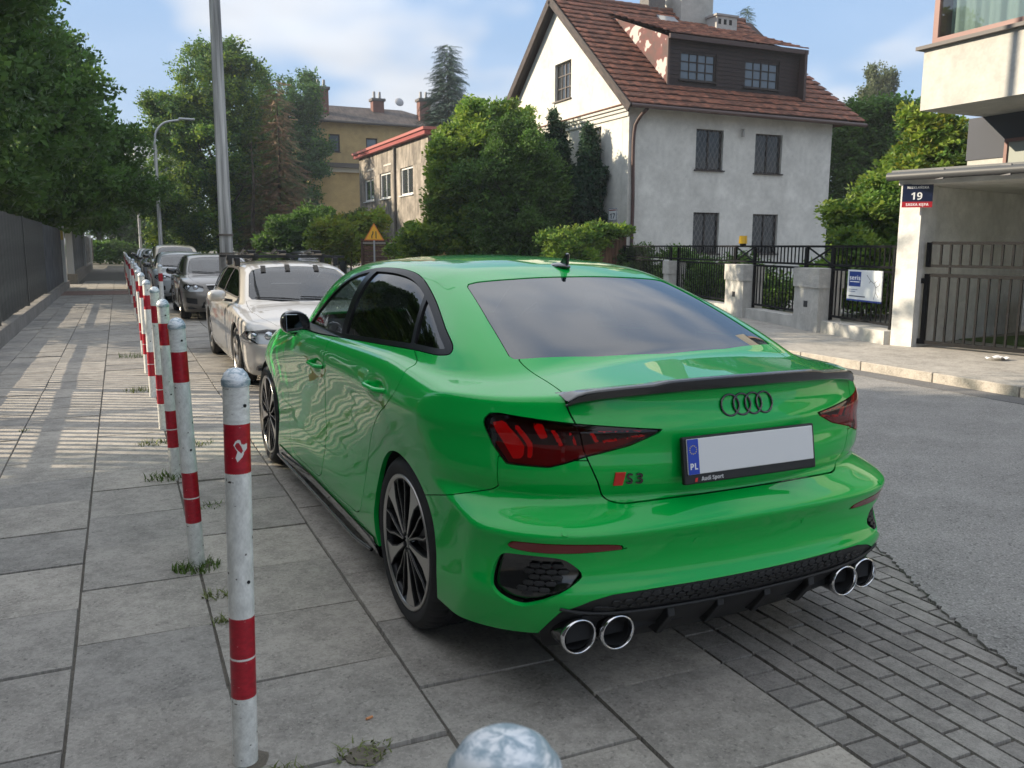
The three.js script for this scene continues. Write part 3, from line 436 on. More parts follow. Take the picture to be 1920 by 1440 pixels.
{ // ---- far apartment block down the street
  const h = thing('apartment_block', 'distant white apartment block at the end of the row of parked cars', 'building'), m = std([.62, .61, .58], .9);
  const x0 = 2.2, z = -112; part(h, 'wall', boxb(x0 + .1, x0 + 7, 0, 13.5, z - 30, z), m); part(h, 'balcony_side', boxb(x0 - 3.2, x0 - .2, 0, 13.2, z - 30, z - 4), std([.5, .49, .47], .9));
  for (let k = 0; k < 4; k++) { part(h, 'balcony', boxb(x0 - 3.6, x0 - .25, 2.6 + k * 2.9, 3.5 + k * 2.9, z - 4, z - 2.6), std([.60, .60, .60], .8)); part(h, 'window', boxb(x0 - 2.8, x0 - 1.0, 3.7 + k * 2.9, 4.9 + k * 2.9, z - 4.0, z - 3.95), glassDark); part(h, 'window', boxb(x0 + 2.6, x0 + 4.0, 3.4 + k * 2.9, 4.8 + k * 2.9, z - .02, z + .02), glassDark); }
}
// ---------------------------------------------------------------- fences, gates, signs, lamp posts
{ // slat fence along the left pavement, seen edge-on; its gaps throw the stripes of light
  const f = thing('slat_fence', 'long grey fence of upright slats on a concrete plinth beside the pavement', 'fence');
  const m = [0, 1, 2].map((k) => mm([[.17, .168, .15], [.15, .148, .135], [.185, .18, .162]][k], T.stain, .85)), X = -1.70, pitch = .150;
  part(f, 'plinth', uvBox(boxb(X - .10, X + .10, -.02, .24, -33.2, -5.6), .5), mm([.27, .25, .225], T.conc, .92, T.bump2, .003));
  for (let z = -5.75, k = 0; z > -24.2; z -= pitch, k++) part(f, 'slat', boxb(X - .011, X + .011, .27 + rr(0, .02), 1.98 + rr(-.01, .01), z - .056 + rr(-.003, .003), z), m[k % 3]);
  for (const y of [.5, 1.75]) part(f, 'rail', boxb(X - .055, X - .012, y, y + .05, -24.2, -5.6), m[1]);
  for (const z of [-10.2, -14.9, -19.6, -24.3]) part(f, 'post', boxb(X - .05, X + .02, 0, 2.0, z - .05, z + .05), m[0]);
  part(f, 'solid_panel', uvBox(boxb(X - .015, X + .015, .25, 1.95, -31.6, -24.36), .4), mm([.10, .105, .11], T.stain, .85)); part(f, 'white_post', boxb(X - .09, X + .09, 0, 2.05, -32.3, -31.7), std([.50, .50, .48], .8)); part(f, 'yellow_plate', boxb(X - .08, X + .08, 1.60, 1.92, -31.69, -31.67), std([.55, .38, .06], .5));
  const f2 = thing('slat_fence', 'farther grey fence with white posts beyond the gateway opening', 'fence');
  part(f2, 'plinth', uvBox(boxb(X - .12, X + .22, -.02, .36, -58, -36.4), .5), mm([.30, .26, .21], T.conc)); part(f2, 'panel', uvBox(boxb(X - .015, X + .015, .37, 1.95, -50.4, -37.3), .4), mm([.24, .23, .21], T.stain, .85)); part(f2, 'panel', boxb(X - .015, X + .015, .37, 1.9, -70, -51), mm([.17, .15, .12], T.stain, .85));
  for (const z of [-36.9, -50.7, -62]) part(f2, 'post', boxb(X - .11, X + .11, 0, 2.08, z - .3, z + .3), std([.52, .51, .49], .8));
  const f3 = thing('board_fence', 'solid dark board fence shading the near pavement beside the saloon', 'fence'); for (let z = -5.5; z < 6; z += .2) part(f3, 'board', boxb(X - .02, X + .01, .05, 2.0, z - .097, z + .097), m[1]);
}
const blackM = phys([.010, .010, .011], .6, { specularIntensity: .25 }), whiteC = plasterMat([.60, .58, .54]);
{ // black railing on a low white wall across the street
  const A = new THREE.Vector3(9.73, 0, -8.55), D = new THREE.Vector3(.2637, 0, -.9646), ang = Math.atan2(-D.z, D.x);
  const pl = (g) => g.rotateY(ang).translate(A.x, 0, A.z);                                       // local x along the fence, +z ... towards the street is local -z? resolved by symmetry
  const f = thing('railing_fence', 'black metal railing with crossed panels on a low white wall before the tiled house', 'fence');
  part(f, 'low_wall', uvBox(pl(boxb(.12, 13.4, .05, .31, -.14, .14)), .5), whiteC);
  const pil = (s0, s1) => { const p = part(f, 'pillar', pl(boxb(s0, s1, .05, 1.02, -.20, .20)), whiteC); part(p, 'pillar_cap', pl(boxb(s0 - .02, s1 + .02, .82, 1.125, -.22, .22)), whiteC); part(p, 'meter_box', pl(boxb((s0 + s1) / 2 - .06, (s0 + s1) / 2 + .06, .50, .60, -.206, .206)), std([.03, .03, .035], .6)); };
  pil(1.86, 2.66); pil(4.70, 5.54); pil(8.9, 9.3);
  const rail = (a, b, y, h = .035) => part(f, 'rail', pl(boxb(a, b, y, y + h, -.02, .02)), blackM), barz = (s, y0, y1) => part(f, 'bar', pl(boxb(s - .011, s + .011, y0, y1, -.008, .008)), blackM);
  rail(.15, 13.4, 1.455); rail(.15, 13.4, 1.165); for (const [a, b] of [[.2, 1.82], [2.70, 4.66], [5.6, 8.85], [9.35, 13.3]]) { rail(a, b, 1.10); rail(a, b, .37); for (const s of [a, b]) part(f, 'frame_post', pl(boxb(s - .022, s + .022, .32, 1.45, -.022, .022)), blackM); const n = Math.round((b - a) / .128); for (let k = 1; k < n; k++) { barz(a + (b - a) * k / n, .40, 1.10); barz(a + (b - a) * k / n, 1.2, 1.455); } }
  for (const [a, b] of [[1.86, 2.66], [4.70, 5.54]]) { for (const s of [-1, 1]) part(f, 'cross_bar', pl(bar([a + .04, s > 0 ? 1.20 : 1.45, 0], [b - .04, s > 0 ? 1.45 : 1.20, 0], .022, .022)), blackM); for (const s of [a, b]) part(f, 'frame_post', pl(boxb(s - .02, s + .02, 1.13, 1.455, -.02, .02)), blackM); }
  const bc = thing('beacon_lamp', 'yellow beacon lamp on top of the black railing', 'lamp'); part(bc, 'dome', pl(cyl(.075, .085, .15, 16, 5.24, 1.60, 0)), phys([.72, .42, .02], .3, { clearcoat: 1 })); part(bc, 'base', pl(cyl(.06, .06, .05, 16, 5.24, 1.50, 0)), blackM);
  // company sign hung on the railing
  const t = canvasTex(512, 400, (c) => { c.fillStyle = '#e8ecf0'; c.fillRect(0, 0, 512, 400); c.fillStyle = '#1d3f8f'; c.fillRect(22, 22, 182, 190); c.fillStyle = '#fff'; c.font = 'bold 76px sans-serif'; c.textAlign = 'center'; c.fillText('seris', 112, 128); c.fillRect(40, 148, 146, 10); c.fillStyle = '#1d3f8f'; c.fillRect(0, 378, 512, 22); c.textAlign = 'left'; c.fillStyle = '#5a6c92'; for (const [y, w] of [[250, 130], [275, 100]]) c.fillRect(30, y, w, 8); c.fillStyle = '#36425a'; c.font = 'bold 26px sans-serif'; c.fillRect(30, 330, 250, 14); c.strokeStyle = '#3a3a44'; c.lineWidth = 5; for (const p of [[[290, 60], [350, 130], [400, 160], [430, 210], [425, 290]], [[400, 160], [450, 110], [470, 60]], [[430, 210], [475, 180], [480, 150]], [[350, 130], [330, 160]], [[425, 260], [470, 330]], [[425, 280], [405, 360]], [[450, 110], [440, 70]]]) { c.beginPath(); p.forEach((q, i) => i ? c.lineTo(...q) : c.moveTo(...q)); c.stroke(); } });
  const sg = thing('company_sign', 'white sign with blue square reading seris, hung on the black railing', 'sign'); const sm = new THREE.Mesh(new THREE.BoxGeometry(.90, .46, .012), std(0xffffff, .4, { map: t })); sm.name = 'board'; sg.add(sm); sg.position.set(A.x + D.x * .85 - .04, .90, A.z + D.z * .85 - .01); sg.rotation.y = ang + Math.PI;
  const s2 = solo('notice_sign', new THREE.BoxGeometry(.36, .34, .012), std([.62, .62, .62], .5), 'small pale notice sign on the railing near the wooden gate', 'sign'); s2.position.set(A.x + D.x * 9.55 - .05, .98, A.z + D.z * 9.55); s2.rotation.y = ang + Math.PI;
}
{ // driveway gate
  const A = new THREE.Vector3(9.93, 0, -8.33), ang = Math.atan2(-.9737, .2278), pl = (g) => g.rotateY(ang).translate(A.x, 0, A.z);
  const g = thing('driveway_gate', 'black metal driveway gate with upright bars beside the number pillar', 'gate');
  part(g, 'frame_stile', pl(boxb(-.02, .04, .16, 1.11, -.025, .025)), blackM); part(g, 'frame_stile', pl(boxb(-.02, .03, 1.20, 1.53, -.025, .025)), blackM);
  for (const [y, t] of [[.16, .05], [1.07, .045], [1.20, .035], [1.50, .04]]) part(g, 'frame_rail', pl(boxb(.041, 3.6, y, y + t, -.025, .025)), blackM);
  for (let s = .17, k = 0; s < 3.6; s += .129, k++) { part(g, 'bar', pl(boxb(s - .013, s + .013, .211, 1.069, -.012, .012)), blackM); part(g, 'bar', pl(boxb(s - .013, s + .013, 1.236, 1.499, -.012, .012)), blackM); }
  for (const s of [.3, 1.35, 2.4]) part(g, 'spacer', pl(boxb(s - .012, s + .012, 1.116, 1.199, -.012, .012)), blackM); for (const y of [.16, .98]) part(g, 'hinge', pl(boxb(-.10, -.021, y, y + .07, -.03, .03)), blackM);
}
{ // garden things behind the gate
  const lawn = struct('lawn', uvXZ(boxb(11.2, 13.4, .124, .135, -8.75, 3)), mm([.10, .17, .03], T.conc));
  const b = thing('garden_bin', 'brown garden bin on the lawn behind the gate', 'bin', null, [12.6, .13, -7.9]); part(b, 'body', rbox(.8, .52, .55, .04, 0, .28, 0), std([.12, .055, .035], .7)); part(b, 'lid', rbox(.85, .08, .6, .03, 0, .581, 0), std([.45, .20, .12], .6));
}
{ // wooden fence panels, gate and dark mesh fence beyond the saloon's roof
  const wm = [0, 1, 2].map((k) => mm([[.17, .085, .055], [.14, .075, .05], [.20, .10, .065]][k], T.wood, .85));
  const f = thing('wooden_fence', 'brown slatted wooden fence below the garden trees', 'fence'), X0 = [8.6, -33], X1 = [12.9, -22.6];
  const dir = new THREE.Vector3(X1[0] - X0[0], 0, X1[1] - X0[1]), L = dir.length(), ang = Math.atan2(-dir.z, dir.x), pl = (g) => g.rotateY(ang).translate(X0[0], 0, X0[1]);
  for (let s = 0; s < L; s += 1.6) { part(f, 'post', pl(boxb(s - .05, s + .05, 0, 1.72, -.05, .05)), wm[1]); for (let y = .25; y < 1.5; y += .205) part(f, 'slat', pl(boxb(s + .055, Math.min(L, s + 1.545), y, y + .185, -.02, .02)), wm[Math.floor(rnd() * 3)]); part(f, 'top_rail', pl(boxb(s + .052, Math.min(L, s + 1.55), 1.53, 1.58, -.035, .035)), std([.30, .28, .25], .8)); }
  const g = thing('wooden_gate', 'arched gate of upright brown boards beside the tiled house', 'gate'); for (let k = 0; k < 11; k++) part(g, 'board', boxb(12.15 + k * .115, 12.255 + k * .115, .2, 1.72 + .18 * Math.sin(Math.PI * (k + .5) / 11), -21.6 + rr(-.006, .006), -21.57), mm([[.30, .155, .085], [.24, .12, .07], [.34, .19, .11]][k % 3], T.wood, .8));
  const d = thing('mesh_fence', 'dark green mesh fence behind the parked cars across the street', 'fence'), dm = std([.016, .024, .020], .8); for (let z = -36; z > -60; z -= 2.4) { part(d, 'panel', boxb(8.62, 8.65, .1, 1.9, z - 2.36, z - .06), dm); part(d, 'post', boxb(8.6, 8.67, 0, 2.0, z - .05, z + .05), dm); }
  // warning sign
  const s = thing('warning_sign', 'yellow triangular road narrows sign on a grey post before the wooden fence', 'sign', null, [7.36, .0, -26.8]); s.rotation.y = -.22;
  part(s, 'post', cyl(.03, .03, 2.0, 10, 0, .95, -.03), std([.42, .43, .44], .5, { metalness: .5 }));
  const tri = (r) => [0, 1, 2].map((k) => [Math.sin(k * 2.0944) * r, Math.cos(k * 2.0944) * r]);
  part(s, 'border', extrude(tri(.36), .012, 0).translate(0, 1.80, 0), std([.62, .16, .03], .5)); part(s, 'face', extrude(tri(.30), .004, 0).translate(0, 1.80, .013), std([.80, .42, .02], .5));
  part(s, 'symbol_line', box(.030, .22, .004, .06, 1.79, .020), std([.02, .02, .02], .6)); part(s, 'symbol_bend', extrude([[-.085, -.11], [-.055, -.11], [-.055, -.03], [-.02, .03], [-.02, .11], [-.05, .11], [-.05, .04], [-.085, -.015]], .004, 0).translate(0, 1.79, .018), std([.02, .02, .02], .6));
}
{ // lamp posts
  const met = phys([.40, .41, .42], .38, { metalness: .45 }), pm = mm([.62, .62, .60], T.stain, .55);
  const p = thing('lamp_post', 'tall pale grey lamp post rising behind the silver estate car', 'lamp post', null, [1.62, 0, -15]); part(p, 'pole', cyl(.062, .112, 10, 24, 0, 5, 0), pm); part(p, 'base_sleeve', cyl(.125, .13, 1.3, 24, 0, .65, 0), mm([.42, .40, .37], T.stain, .8)); for (const y of [1.32, 1.62]) part(p, 'strap', cyl(.122, .122, .03, 24, 0, y, 0), std([.14, .12, .10], .7));
  part(p, 'arm', tube([[0, 9.9, 0], [0, 10.6, 0], [.4, 11.1, 0], [1.6, 11.3, 0]], .045, 8), met);
  const arm = (x, z, hgt, label) => { const q = thing('lamp_post', label, 'lamp post', null, [x, 0, z]); part(q, 'pole', cyl(.075, .11, hgt, 14, 0, hgt / 2, 0), pm); part(q, 'arm', tube([[0, hgt, 0], [.08, hgt + .5, 0], [.45, hgt + .95, 0], [1.2, hgt + 1.15, 0]], .05, 8), met); part(q, 'lamp_head', rbox(.75, .10, .24, .04, 1.5, hgt + 1.2, 0), met); };
  arm(1.9, -46, 6.3, 'lamp post with curved arm against the oak, down the street'); arm(1.5, -70, 6.2, 'distant white lamp post beside the apartment block');
}
// ---------------------------------------------------------------- green saloon
const M = {
  green: phys([.0, .43, .06], .35, { clearcoat: 1, clearcoatRoughness: .008, specularIntensity: .12 }),
  gloss: phys([.006, .006, .007], .12, { clearcoat: 1, clearcoatRoughness: .02 }),
  black: std([.012, .012, .013], .55), matte: std([.010, .010, .011], .85), rubber: std([.016, .016, .017], .72),
  tint: phys([.045, .05, .055], .0, { transmission: 1, thickness: 0, ior: 1.52 }), rearTint: phys([.05, .055, .06], .0, { transmission: 1, thickness: 0, ior: 2.3 }), screen: phys([.42, .48, .48], .0, { transmission: 1, thickness: 0, ior: 1.8 }), trim: phys([.006, .006, .007], .3, { specularIntensity: .3 }),
  clearGlass: phys([.52, .60, .58], .0, { transmission: 1, thickness: 0, ior: 1.52 }),
  redLens: phys([.80, .045, .055], .02, { transmission: 1, thickness: 0, ior: 1.5 }),
  darkRed: phys([.16, .008, .010], .25, { clearcoat: .6 }), red: phys([.80, .02, .022], .3, { clearcoat: .8 }),
  chrome: std([.75, .75, .76], .12, { metalness: 1 }), machined: std([.52, .50, .48], .3, { metalness: 1 }), darkMetal: std([.02, .02, .022], .32, { metalness: .6 }),
  disc: std([.30, .30, .30], .35, { metalness: 1 }), seat: std([.02, .02, .022], .8),
  carbon: phys([.014, .014, .016], .22, { clearcoat: 1, clearcoatRoughness: .03 }),
};
const S_of = (l, w) => .8 * Math.atan2(Math.abs(w), -(l + .2));
function surfRear(F, S, y) {                                // point on the rear skin at unrolled position S (signed) and height y
  const a = S / .8, dl = -Math.cos(a), dw = Math.sin(a); let r = 1.1;
  for (let i = 0; i < 300; i++) { const f = F(-.2 + dl * r, y, Math.abs(dw * r)); if (f < .0003) break; r -= Math.max(.0003, f * .5); }
  return frameAt(F, -.2 + dl * r, y, dw * r);
}
function surfSide(F, l, y, s) { let w = 1.1; for (let i = 0; i < 300; i++) { const f = F(l, y, w); if (f < .0003) break; w -= Math.max(.0003, f * .5); } return frameAt(F, l, y, w * s); }
function surfTop(F, l, w) { let y = 1.6; for (let i = 0; i < 400; i++) { const f = F(l, y, Math.abs(w)); if (f < .0003) break; y -= Math.max(.0003, f * .5); } return frameAt(F, l, y, w); }
function frameAt(F, l, y, w) {
  const e = .004, G = (a, b, c) => F(a, b, Math.abs(c)), n = new THREE.Vector3(G(l, y, w + e) - G(l, y, w - e), G(l, y + e, w) - G(l, y - e, w), -(G(l + e, y, w) - G(l - e, y, w))).normalize();
  return { p: new THREE.Vector3(w, y, -l), n };
}
function seat(fr, off = 0, upv = new THREE.Vector3(0, 1, 0)) {  // matrix with z along the normal, y as upright as it goes
  const z = fr.n, x = new THREE.Vector3().crossVectors(upv, z).normalize(), y = new THREE.Vector3().crossVectors(z, x);
  return new THREE.Matrix4().makeBasis(x, y, z).setPosition(fr.p.clone().addScaledVector(z, off));
}
function mirrorPts(h) { return h.concat(h.slice().reverse().filter((p) => Math.abs(p[0]) > 1e-6).map((p) => [-p[0], p[1]])); }

function makeWheel(R, width, rimR, spokes) {                // axle along x, outer face towards -x
  const g = new THREE.Group();
  const hw = width / 2, prof = [[rimR - .012, -hw + .022], [rimR + .004, -hw + .010], [rimR + .020, -hw + .004], [rimR + .04, -hw], [R - .032, -hw + .004], [R - .018, -hw + .012], [R - .007, -hw + .026], [R - .002, -hw + .045]];
  for (let k = 0; k <= 14; k++) prof.push([R, -hw + .05 + (width - .10) * k / 14]);
  for (const p of prof.slice(0, 8).reverse()) prof.push([p[0], -p[1]]);
  const nt = 288, pos = [], uv = [], idx = [], np = prof.length;
  for (let i = 0; i <= nt; i++) for (let j = 0; j < np; j++) {
    let [r, x] = prof[j]; const u = j - 8, th = i / nt * 2 * Math.PI;
    if (r > R - .012) { const ch = (u === 3 || u === 6 || u === 8 || u === 11); if (ch) r -= .007; else if ((u < 4 || u > 10) && (i % 6) === 0) r -= .005; }
    pos.push(x, Math.cos(th) * r, Math.sin(th) * r); uv.push(i / nt * 8, j / np);
  }
  for (let i = 0; i < nt; i++) for (let j = 0; j < np - 1; j++) { const a = i * np + j, b = a + np; idx.push(a, b, a + 1, b, b + 1, a + 1); }
  const tg = new THREE.BufferGeometry(); tg.setAttribute('position', new THREE.Float32BufferAttribute(pos, 3)); tg.setAttribute('uv', new THREE.Float32BufferAttribute(uv, 2)); tg.setIndex(idx); tg.computeVertexNormals();
  part(g, 'tyre', tg, M.rubber);
  const lathe = (pts) => new THREE.LatheGeometry(pts.map((p) => new THREE.Vector2(...p)), 72).rotateZ(Math.PI / 2);   // lathe axis y -> x; (r, h) with h towards -x
  const rim = part(g, 'rim', lathe([[rimR - .012, -hw + .01], [rimR - .03, -hw + .03], [rimR - .034, hw - .03], [rimR - .014, hw - .012], [rimR, hw - .006]]), M.darkMetal);
  part(rim, 'rim_lip', lathe([[rimR - .014, hw - .013], [rimR - .010, hw - .007], [rimR - .001, hw - .004], [rimR + .004, hw - .007], [rimR + .003, hw - .012]]), spokes.lip);
  part(g, 'brake_disc', lathe([[.02, .02], [rimR * .68, .02], [rimR * .68, .0], [.02, .0]]), M.disc);
  part(g, 'brake_caliper', rbox(.05, rimR * .62, .075, .012, -.02, 0, -rimR * .56), M.black);
  part(g, 'hub_cap', lathe([[.0, hw - .016], [.026, hw - .017], [.031, hw - .022], [.034, hw - .04]]), M.gloss);
  spokes.build(g, rimR, hw);
  return g;
}
const twinSpokes = { lip: M.machined, build(g, R, hw) {
  const r0 = .03, x0 = -hw + .014;
  for (let k = 0; k < 5; k++) {
    const body = [], face = [];
    // broad blade that widens towards the rim, with two thin ribs beside it
    const blade = [[-.010, r0], [.010, r0], [.016, R * .45], [.032, R * .70], [.074, R - .012], [-.040, R - .012], [-.022, R * .72], [-.013, R * .45]];
    const rib = (s) => [[s * .016, r0 * .9], [s * .024, r0 * .8], [s * .070, R * .46], [s * .088, R * .70], [s * .118, R - .036], [s * .104, R - .028], [s * .076, R * .70], [s * .056, R * .47]];
    for (const p of [blade, rib(1), rib(-1)]) body.push(extrude(p, .026, .004));
    const inset = [[-.0045, r0 + .01], [.0045, r0 + .01], [.010, R * .45], [.026, R * .70], [.068, R - .015], [-.035, R - .015], [-.017, R * .72], [-.009, R * .45]];
    const line = (s) => [[s * .0190, r0 * 1.1], [s * .0205, r0], [s * .0655, R * .46], [s * .0842, R * .70], [s * .1135, R - .034], [s * .1115, R - .033], [s * .0822, R * .70], [s * .0638, R * .462]];
    for (const p of [inset, line(1), line(-1)]) face.push(extrude(p, .003, 0).translate(0, 0, .0275));
    const place = (gs) => merge(gs).rotateY(-Math.PI / 2).translate(x0 + .028, 0, 0).rotateX(k * 2 * Math.PI / 5 + .25);
    const s = part(g, 'spoke', place(body), M.darkMetal); part(s, 'machined_face', place(face), M.machined);
  }
} };
const plainSpokes = (n, mat) => ({ lip: mat, build(g, R, hw) { for (let k = 0; k < n; k++) part(g, 'spoke', extrude([[-.022, .04], [.022, .04], [.018, R * .6], [.026, R - .012], [-.026, R - .012], [-.018, R * .6]], .02, .004).rotateY(-Math.PI / 2).translate(-hw + .034, 0, 0).rotateX(k * 2 * Math.PI / n), mat); } });

function buildAudi() {
  const car = thing('parked_saloon', 'bright green sports saloon with black tinted windows and four exhaust tips, parked beside the bollards', 'car', null, [1.811, 0, -3.092]);
  car.rotation.y = 1.7 * D2R;
  const F = audiF, AL = -.03, FL = 2.76, AY = .325, AR = .362;
  let rest = shellMesh(F, [-1.06, 3.76, .06, 1.5, .99], .0118);
  const take = (g, gap = .0016) => { const [a, b] = cutMesh(rest, g, gap); rest = b; return a; };
  const P = (name, m, mat, fl = .014, off = 0, par = car, label) => part(par, name, shellGeo(m, off, fl), mat, label);
  const inner = [];                                          // pieces that get a dark lining behind them
  const keep = (m) => { inner.push(m); return m; };
  // wheel arch openings
  for (const al of [AL, FL]) take((l, y, w) => Math.abs(w) < .55 ? 1 : Math.max(Math.hypot(l - al, y - AY) - AR, y - AY - AR), 0);
  // glass
  const rwP = polySD(mirrorPts([[0, .25], [.29, .256], [.45, .268], [.49, .262], [.505, .235], [.556, -.08], [.59, -.335], [.583, -.36], [.55, -.372], [.29, -.436], [0, -.465]]), 0);
  const rw = take((l, y, w, nl, ny) => (l > .5 || l < -.6 || y < .98 || ny < .2) ? 1 : rwP(w, l), .002);
  const wsP = polySD(mirrorPts([[0, 1.70], [.4, 1.71], [.53, 1.74], [.57, 1.80], [.60, 2.1], [.645, 2.44], [.62, 2.50], [.3, 2.57], [0, 2.585]]), 0);
  const ws = take((l, y, w, nl, ny) => (l < 1.5 || l > 2.7 || ny < .2) ? 1 : wsP(w, l), .002);
  P('rear_window', rw, M.rearTint, .006, -.003); P('windscreen', ws, M.screen, .006, -.003);
  const rwIn = polySD(mirrorPts([[0, .225], [.29, .231], [.44, .243], [.475, .21], [.528, -.09], [.556, -.32], [.29, -.405], [0, -.432]]), 0);
  P('window_border', cutMesh(rw, (l, y, w) => -rwIn(w, l), 0, false)[0], M.black, 0, -.006);
  const dlo = polySD(splinePoly([[2.16, .985], [1.7, .992], [1.362, 1.0], [1.042, 1.014], [.553, 1.038], [.088, 1.058], [-.125, 1.0595], [-.158, 1.068], [-.143, 1.085], [.008, 1.146], [.268, 1.242], [.496, 1.309], [.67, 1.337], [.932, 1.350], [1.19, 1.341], [1.40, 1.303], [1.64, 1.208], [1.92, 1.10], [2.15, 1.0]], 6), 0);
  const dl = take((l, y, w, nl, ny, nw) => Math.abs(w) < .45 || l > 2.3 || l < -.3 ? 1 : dlo(l, y), .0012);
  const quad = (pts) => polySD(pts, .006);
  const half = (a, b) => { const n = Math.hypot(b[0] - a[0], b[1] - a[1]); return (l, y) => ((l - a[0]) * (b[1] - a[1]) - (y - a[1]) * (b[0] - a[0])) / n; };   // signed distance to a line, positive in front of it
  const bF = half([1.098, 1.02], [1.165, 1.33]), bR = half([1.012, 1.02], [1.078, 1.33]), cF = half([.128, 1.06], [.392, 1.28]), cR = half([.100, 1.06], [.364, 1.28]);
  const panes = [['front_door_glass', (l, y) => Math.max(dlo(l, y) + .020, -bF(l, y)), M.clearGlass], ['rear_door_glass', (l, y) => Math.max(dlo(l, y) + .020, bR(l, y), -cF(l, y)), M.tint], ['quarter_glass', (l, y) => Math.max(dlo(l, y) + .020, cR(l, y)), M.tint]];
  let trim = dl;
  for (const [name, poly, mat] of panes) for (const s of [-1, 1]) {
    const [a, b] = cutMesh(trim, (l, y, w) => w * s < 0 ? 1 : poly(l, y), 0); trim = b; P(name, a, mat, 0, -.006);
  }
  for (const s of [-1, 1]) P('window_trim', cutMesh(trim, (l, y, w) => -w * s, 0, false)[0], M.trim, .01, .002);
  // rear lamps
  const lampP = polySD([[.352, .8895], [.495, .9015], [.627, .9125], [.741, .9235], [.845, .933], [.876, .930], [.892, .912], [.889, .897], [.860, .834], [.816, .781], [.692, .779], [.650, .792], [.587, .815], [.461, .846]], .002);
  const lamp = take((l, y, w) => l > -.3 || y < .7 ? 1 : lampP(S_of(l, w), y), .002);
  const trunkP = polySD(splinePoly([[.0, .672], [.25, .668], [.40, .662], [.455, .661], [.492, .674], [.527, .739], [.555, .81], [.568, .857], [.584, .925], [.600, 1.027], [.584, 1.094], [.562, 1.321], [.571, 1.47], [.566, 1.497], [.52, 1.50], [.29, 1.47], [0, 1.43], [-.29, 1.47], [-.52, 1.50], [-.566, 1.497], [-.571, 1.47], [-.562, 1.321], [-.584, 1.094], [-.600, 1.027], [-.584, .925], [-.568, .857], [-.555, .81], [-.527, .739], [-.492, .674], [-.455, .661], [-.40, .662], [-.25, .668]], 4), 0);
  const trunkF = (l, y, w) => l > -.2 ? 1 : trunkP(w, y + Math.max(0, l + .8));
  const [lampIn, lampOut] = cutMesh(lamp, trunkF, .0016);
  const elements = [ // red light guides inside the lamp, (S, y)
    [[.868, .905], [.835, .915], [.770, .835], [.772, .80], [.800, .795], [.855, .875]], [[.800, .90], [.790, .905], [.745, .842], [.745, .80], [.757, .80], [.757, .838]],
    [[.745, .915], [.715, .912], [.700, .865], [.720, .862]], [[.690, .895], [.678, .893], [.655, .842], [.667, .842]], [[.640, .89], [.632, .89], [.615, .845], [.623, .845]],
    [[.580, .888], [.570, .887], [.548, .850], [.560, .850]], [[.545, .850], [.545, .855], [.40, .874], [.40, .870]], [[.555, .886], [.42, .886], [.40, .880], [.40, .884], [.42, .891], [.555, .892]]];
  for (const s of [-1, 1]) for (const [nm, lm] of [['tail_lamp', lampOut], ['boot_lamp', lampIn]]) {
    const side = cutMesh(lm, (l, y, w) => -w * s, 0, false)[0];
    const L = P(nm, side, M.redLens, .012, .001);
    part(L, 'lamp_housing', shellGeo(side, -.035), M.matte);
    const lower = cutMesh(side, (l, y, w) => y - (.842 + .16 * Math.max(0, .60 - S_of(l, w))), 0, false)[0]; part(L, 'lower_lens', shellGeo(lower, -.020), M.darkRed);
    for (const e of elements) { const f = polySD(e, .001), m = cutMesh(side, (l, y, w) => f(S_of(l, w), y), 0, false)[0]; if (m.idx.length) part(L, 'light_guide', shellGeo(m, -.014, .008), M.red); }
  }
  const trunk = keep(take(trunkF, .0022)); const lid = P('boot_lid', trunk, M.green);
  // lower rear: diffuser, vents, reflectors, bumper
  const difP = polySD(mirrorPts([[0, .404], [.338, .403], [.495, .398], [.55, .384], [.631, .343], [.70, .25], [.76, .02], [0, .02]]), 0);
  const dif = take((l, y, w) => l > -.5 ? 1 : difP(S_of(l, w), y), .0015);
  const diffuser = P('diffuser', dif, M.black, .02, -.004);
  const ventP = polySD(splinePoly([[.813, .429], [.800, .490], [.780, .516], [.745, .521], [.635, .514], [.615, .503], [.580, .464], [.582, .450], [.716, .361], [.740, .361], [.765, .369], [.803, .398]], 6), 0);
  const vent = take((l, y, w) => l > -.4 || y > .6 ? 1 : ventP(S_of(l, w), y), .001);
  const refP = polySD(splinePoly([[.766, .549], [.745, .538], [.499, .535], [.457, .539], [.49, .554], [.72, .566], [.755, .562]], 5), 0);
  const refl = take((l, y, w) => l > -.4 || y > .65 ? 1 : refP(S_of(l, w), y), .0012);
  const hexFin = extrude([[-.019, 0], [-.012, -.0075], [.012, -.0075], [.019, 0], [.012, .0075], [-.012, .0075]], .008, .0025);
  for (const s of [-1, 1]) {
    const v = P('bumper_vent', cutMesh(vent, (l, y, w) => -w * s, 0, false)[0], M.gloss, .03, -.028);
    const gr = polySD([[.728, .505], [.622, .497], [.592, .462], [.712, .378], [.738, .395]], 0);
    for (let r = 0; r < 8; r++) for (let c = 0; c < 5; c++) { const S = .610 + c * .030 + (r % 2) * .015, y = .385 + r * .0165; if (gr(S, y) > -.004) continue; part(v, 'vent_scale', hexFin.clone().applyMatrix4(seat(surfRear(F, S * s, y), -.026)), M.black); }
    P('rear_reflector', cutMesh(refl, (l, y, w) => -w * s, 0, false)[0], M.darkRed, .006, .001);
  }
  const bumpP = polySD([[-1.6, -.1], [1.6, -.1], [1.6, .5], [1.221, .578], [.996, .646], [.87, .684], [.845, .70], [.842, .80], [-.842, .80], [-.845, .70], [-.87, .684], [-.996, .646], [-1.221, .578], [-1.6, .5]], 0);
  let bump = take((l, y, w) => l > -.12 ? 1 : bumpP(S_of(l, w) * Math.sign(w || 1), y), .0016);
  bump = cutMesh(bump, (l, y, w) => { const S = S_of(l, w); return .246 - y; }, 0, false)[0]; keep(bump);
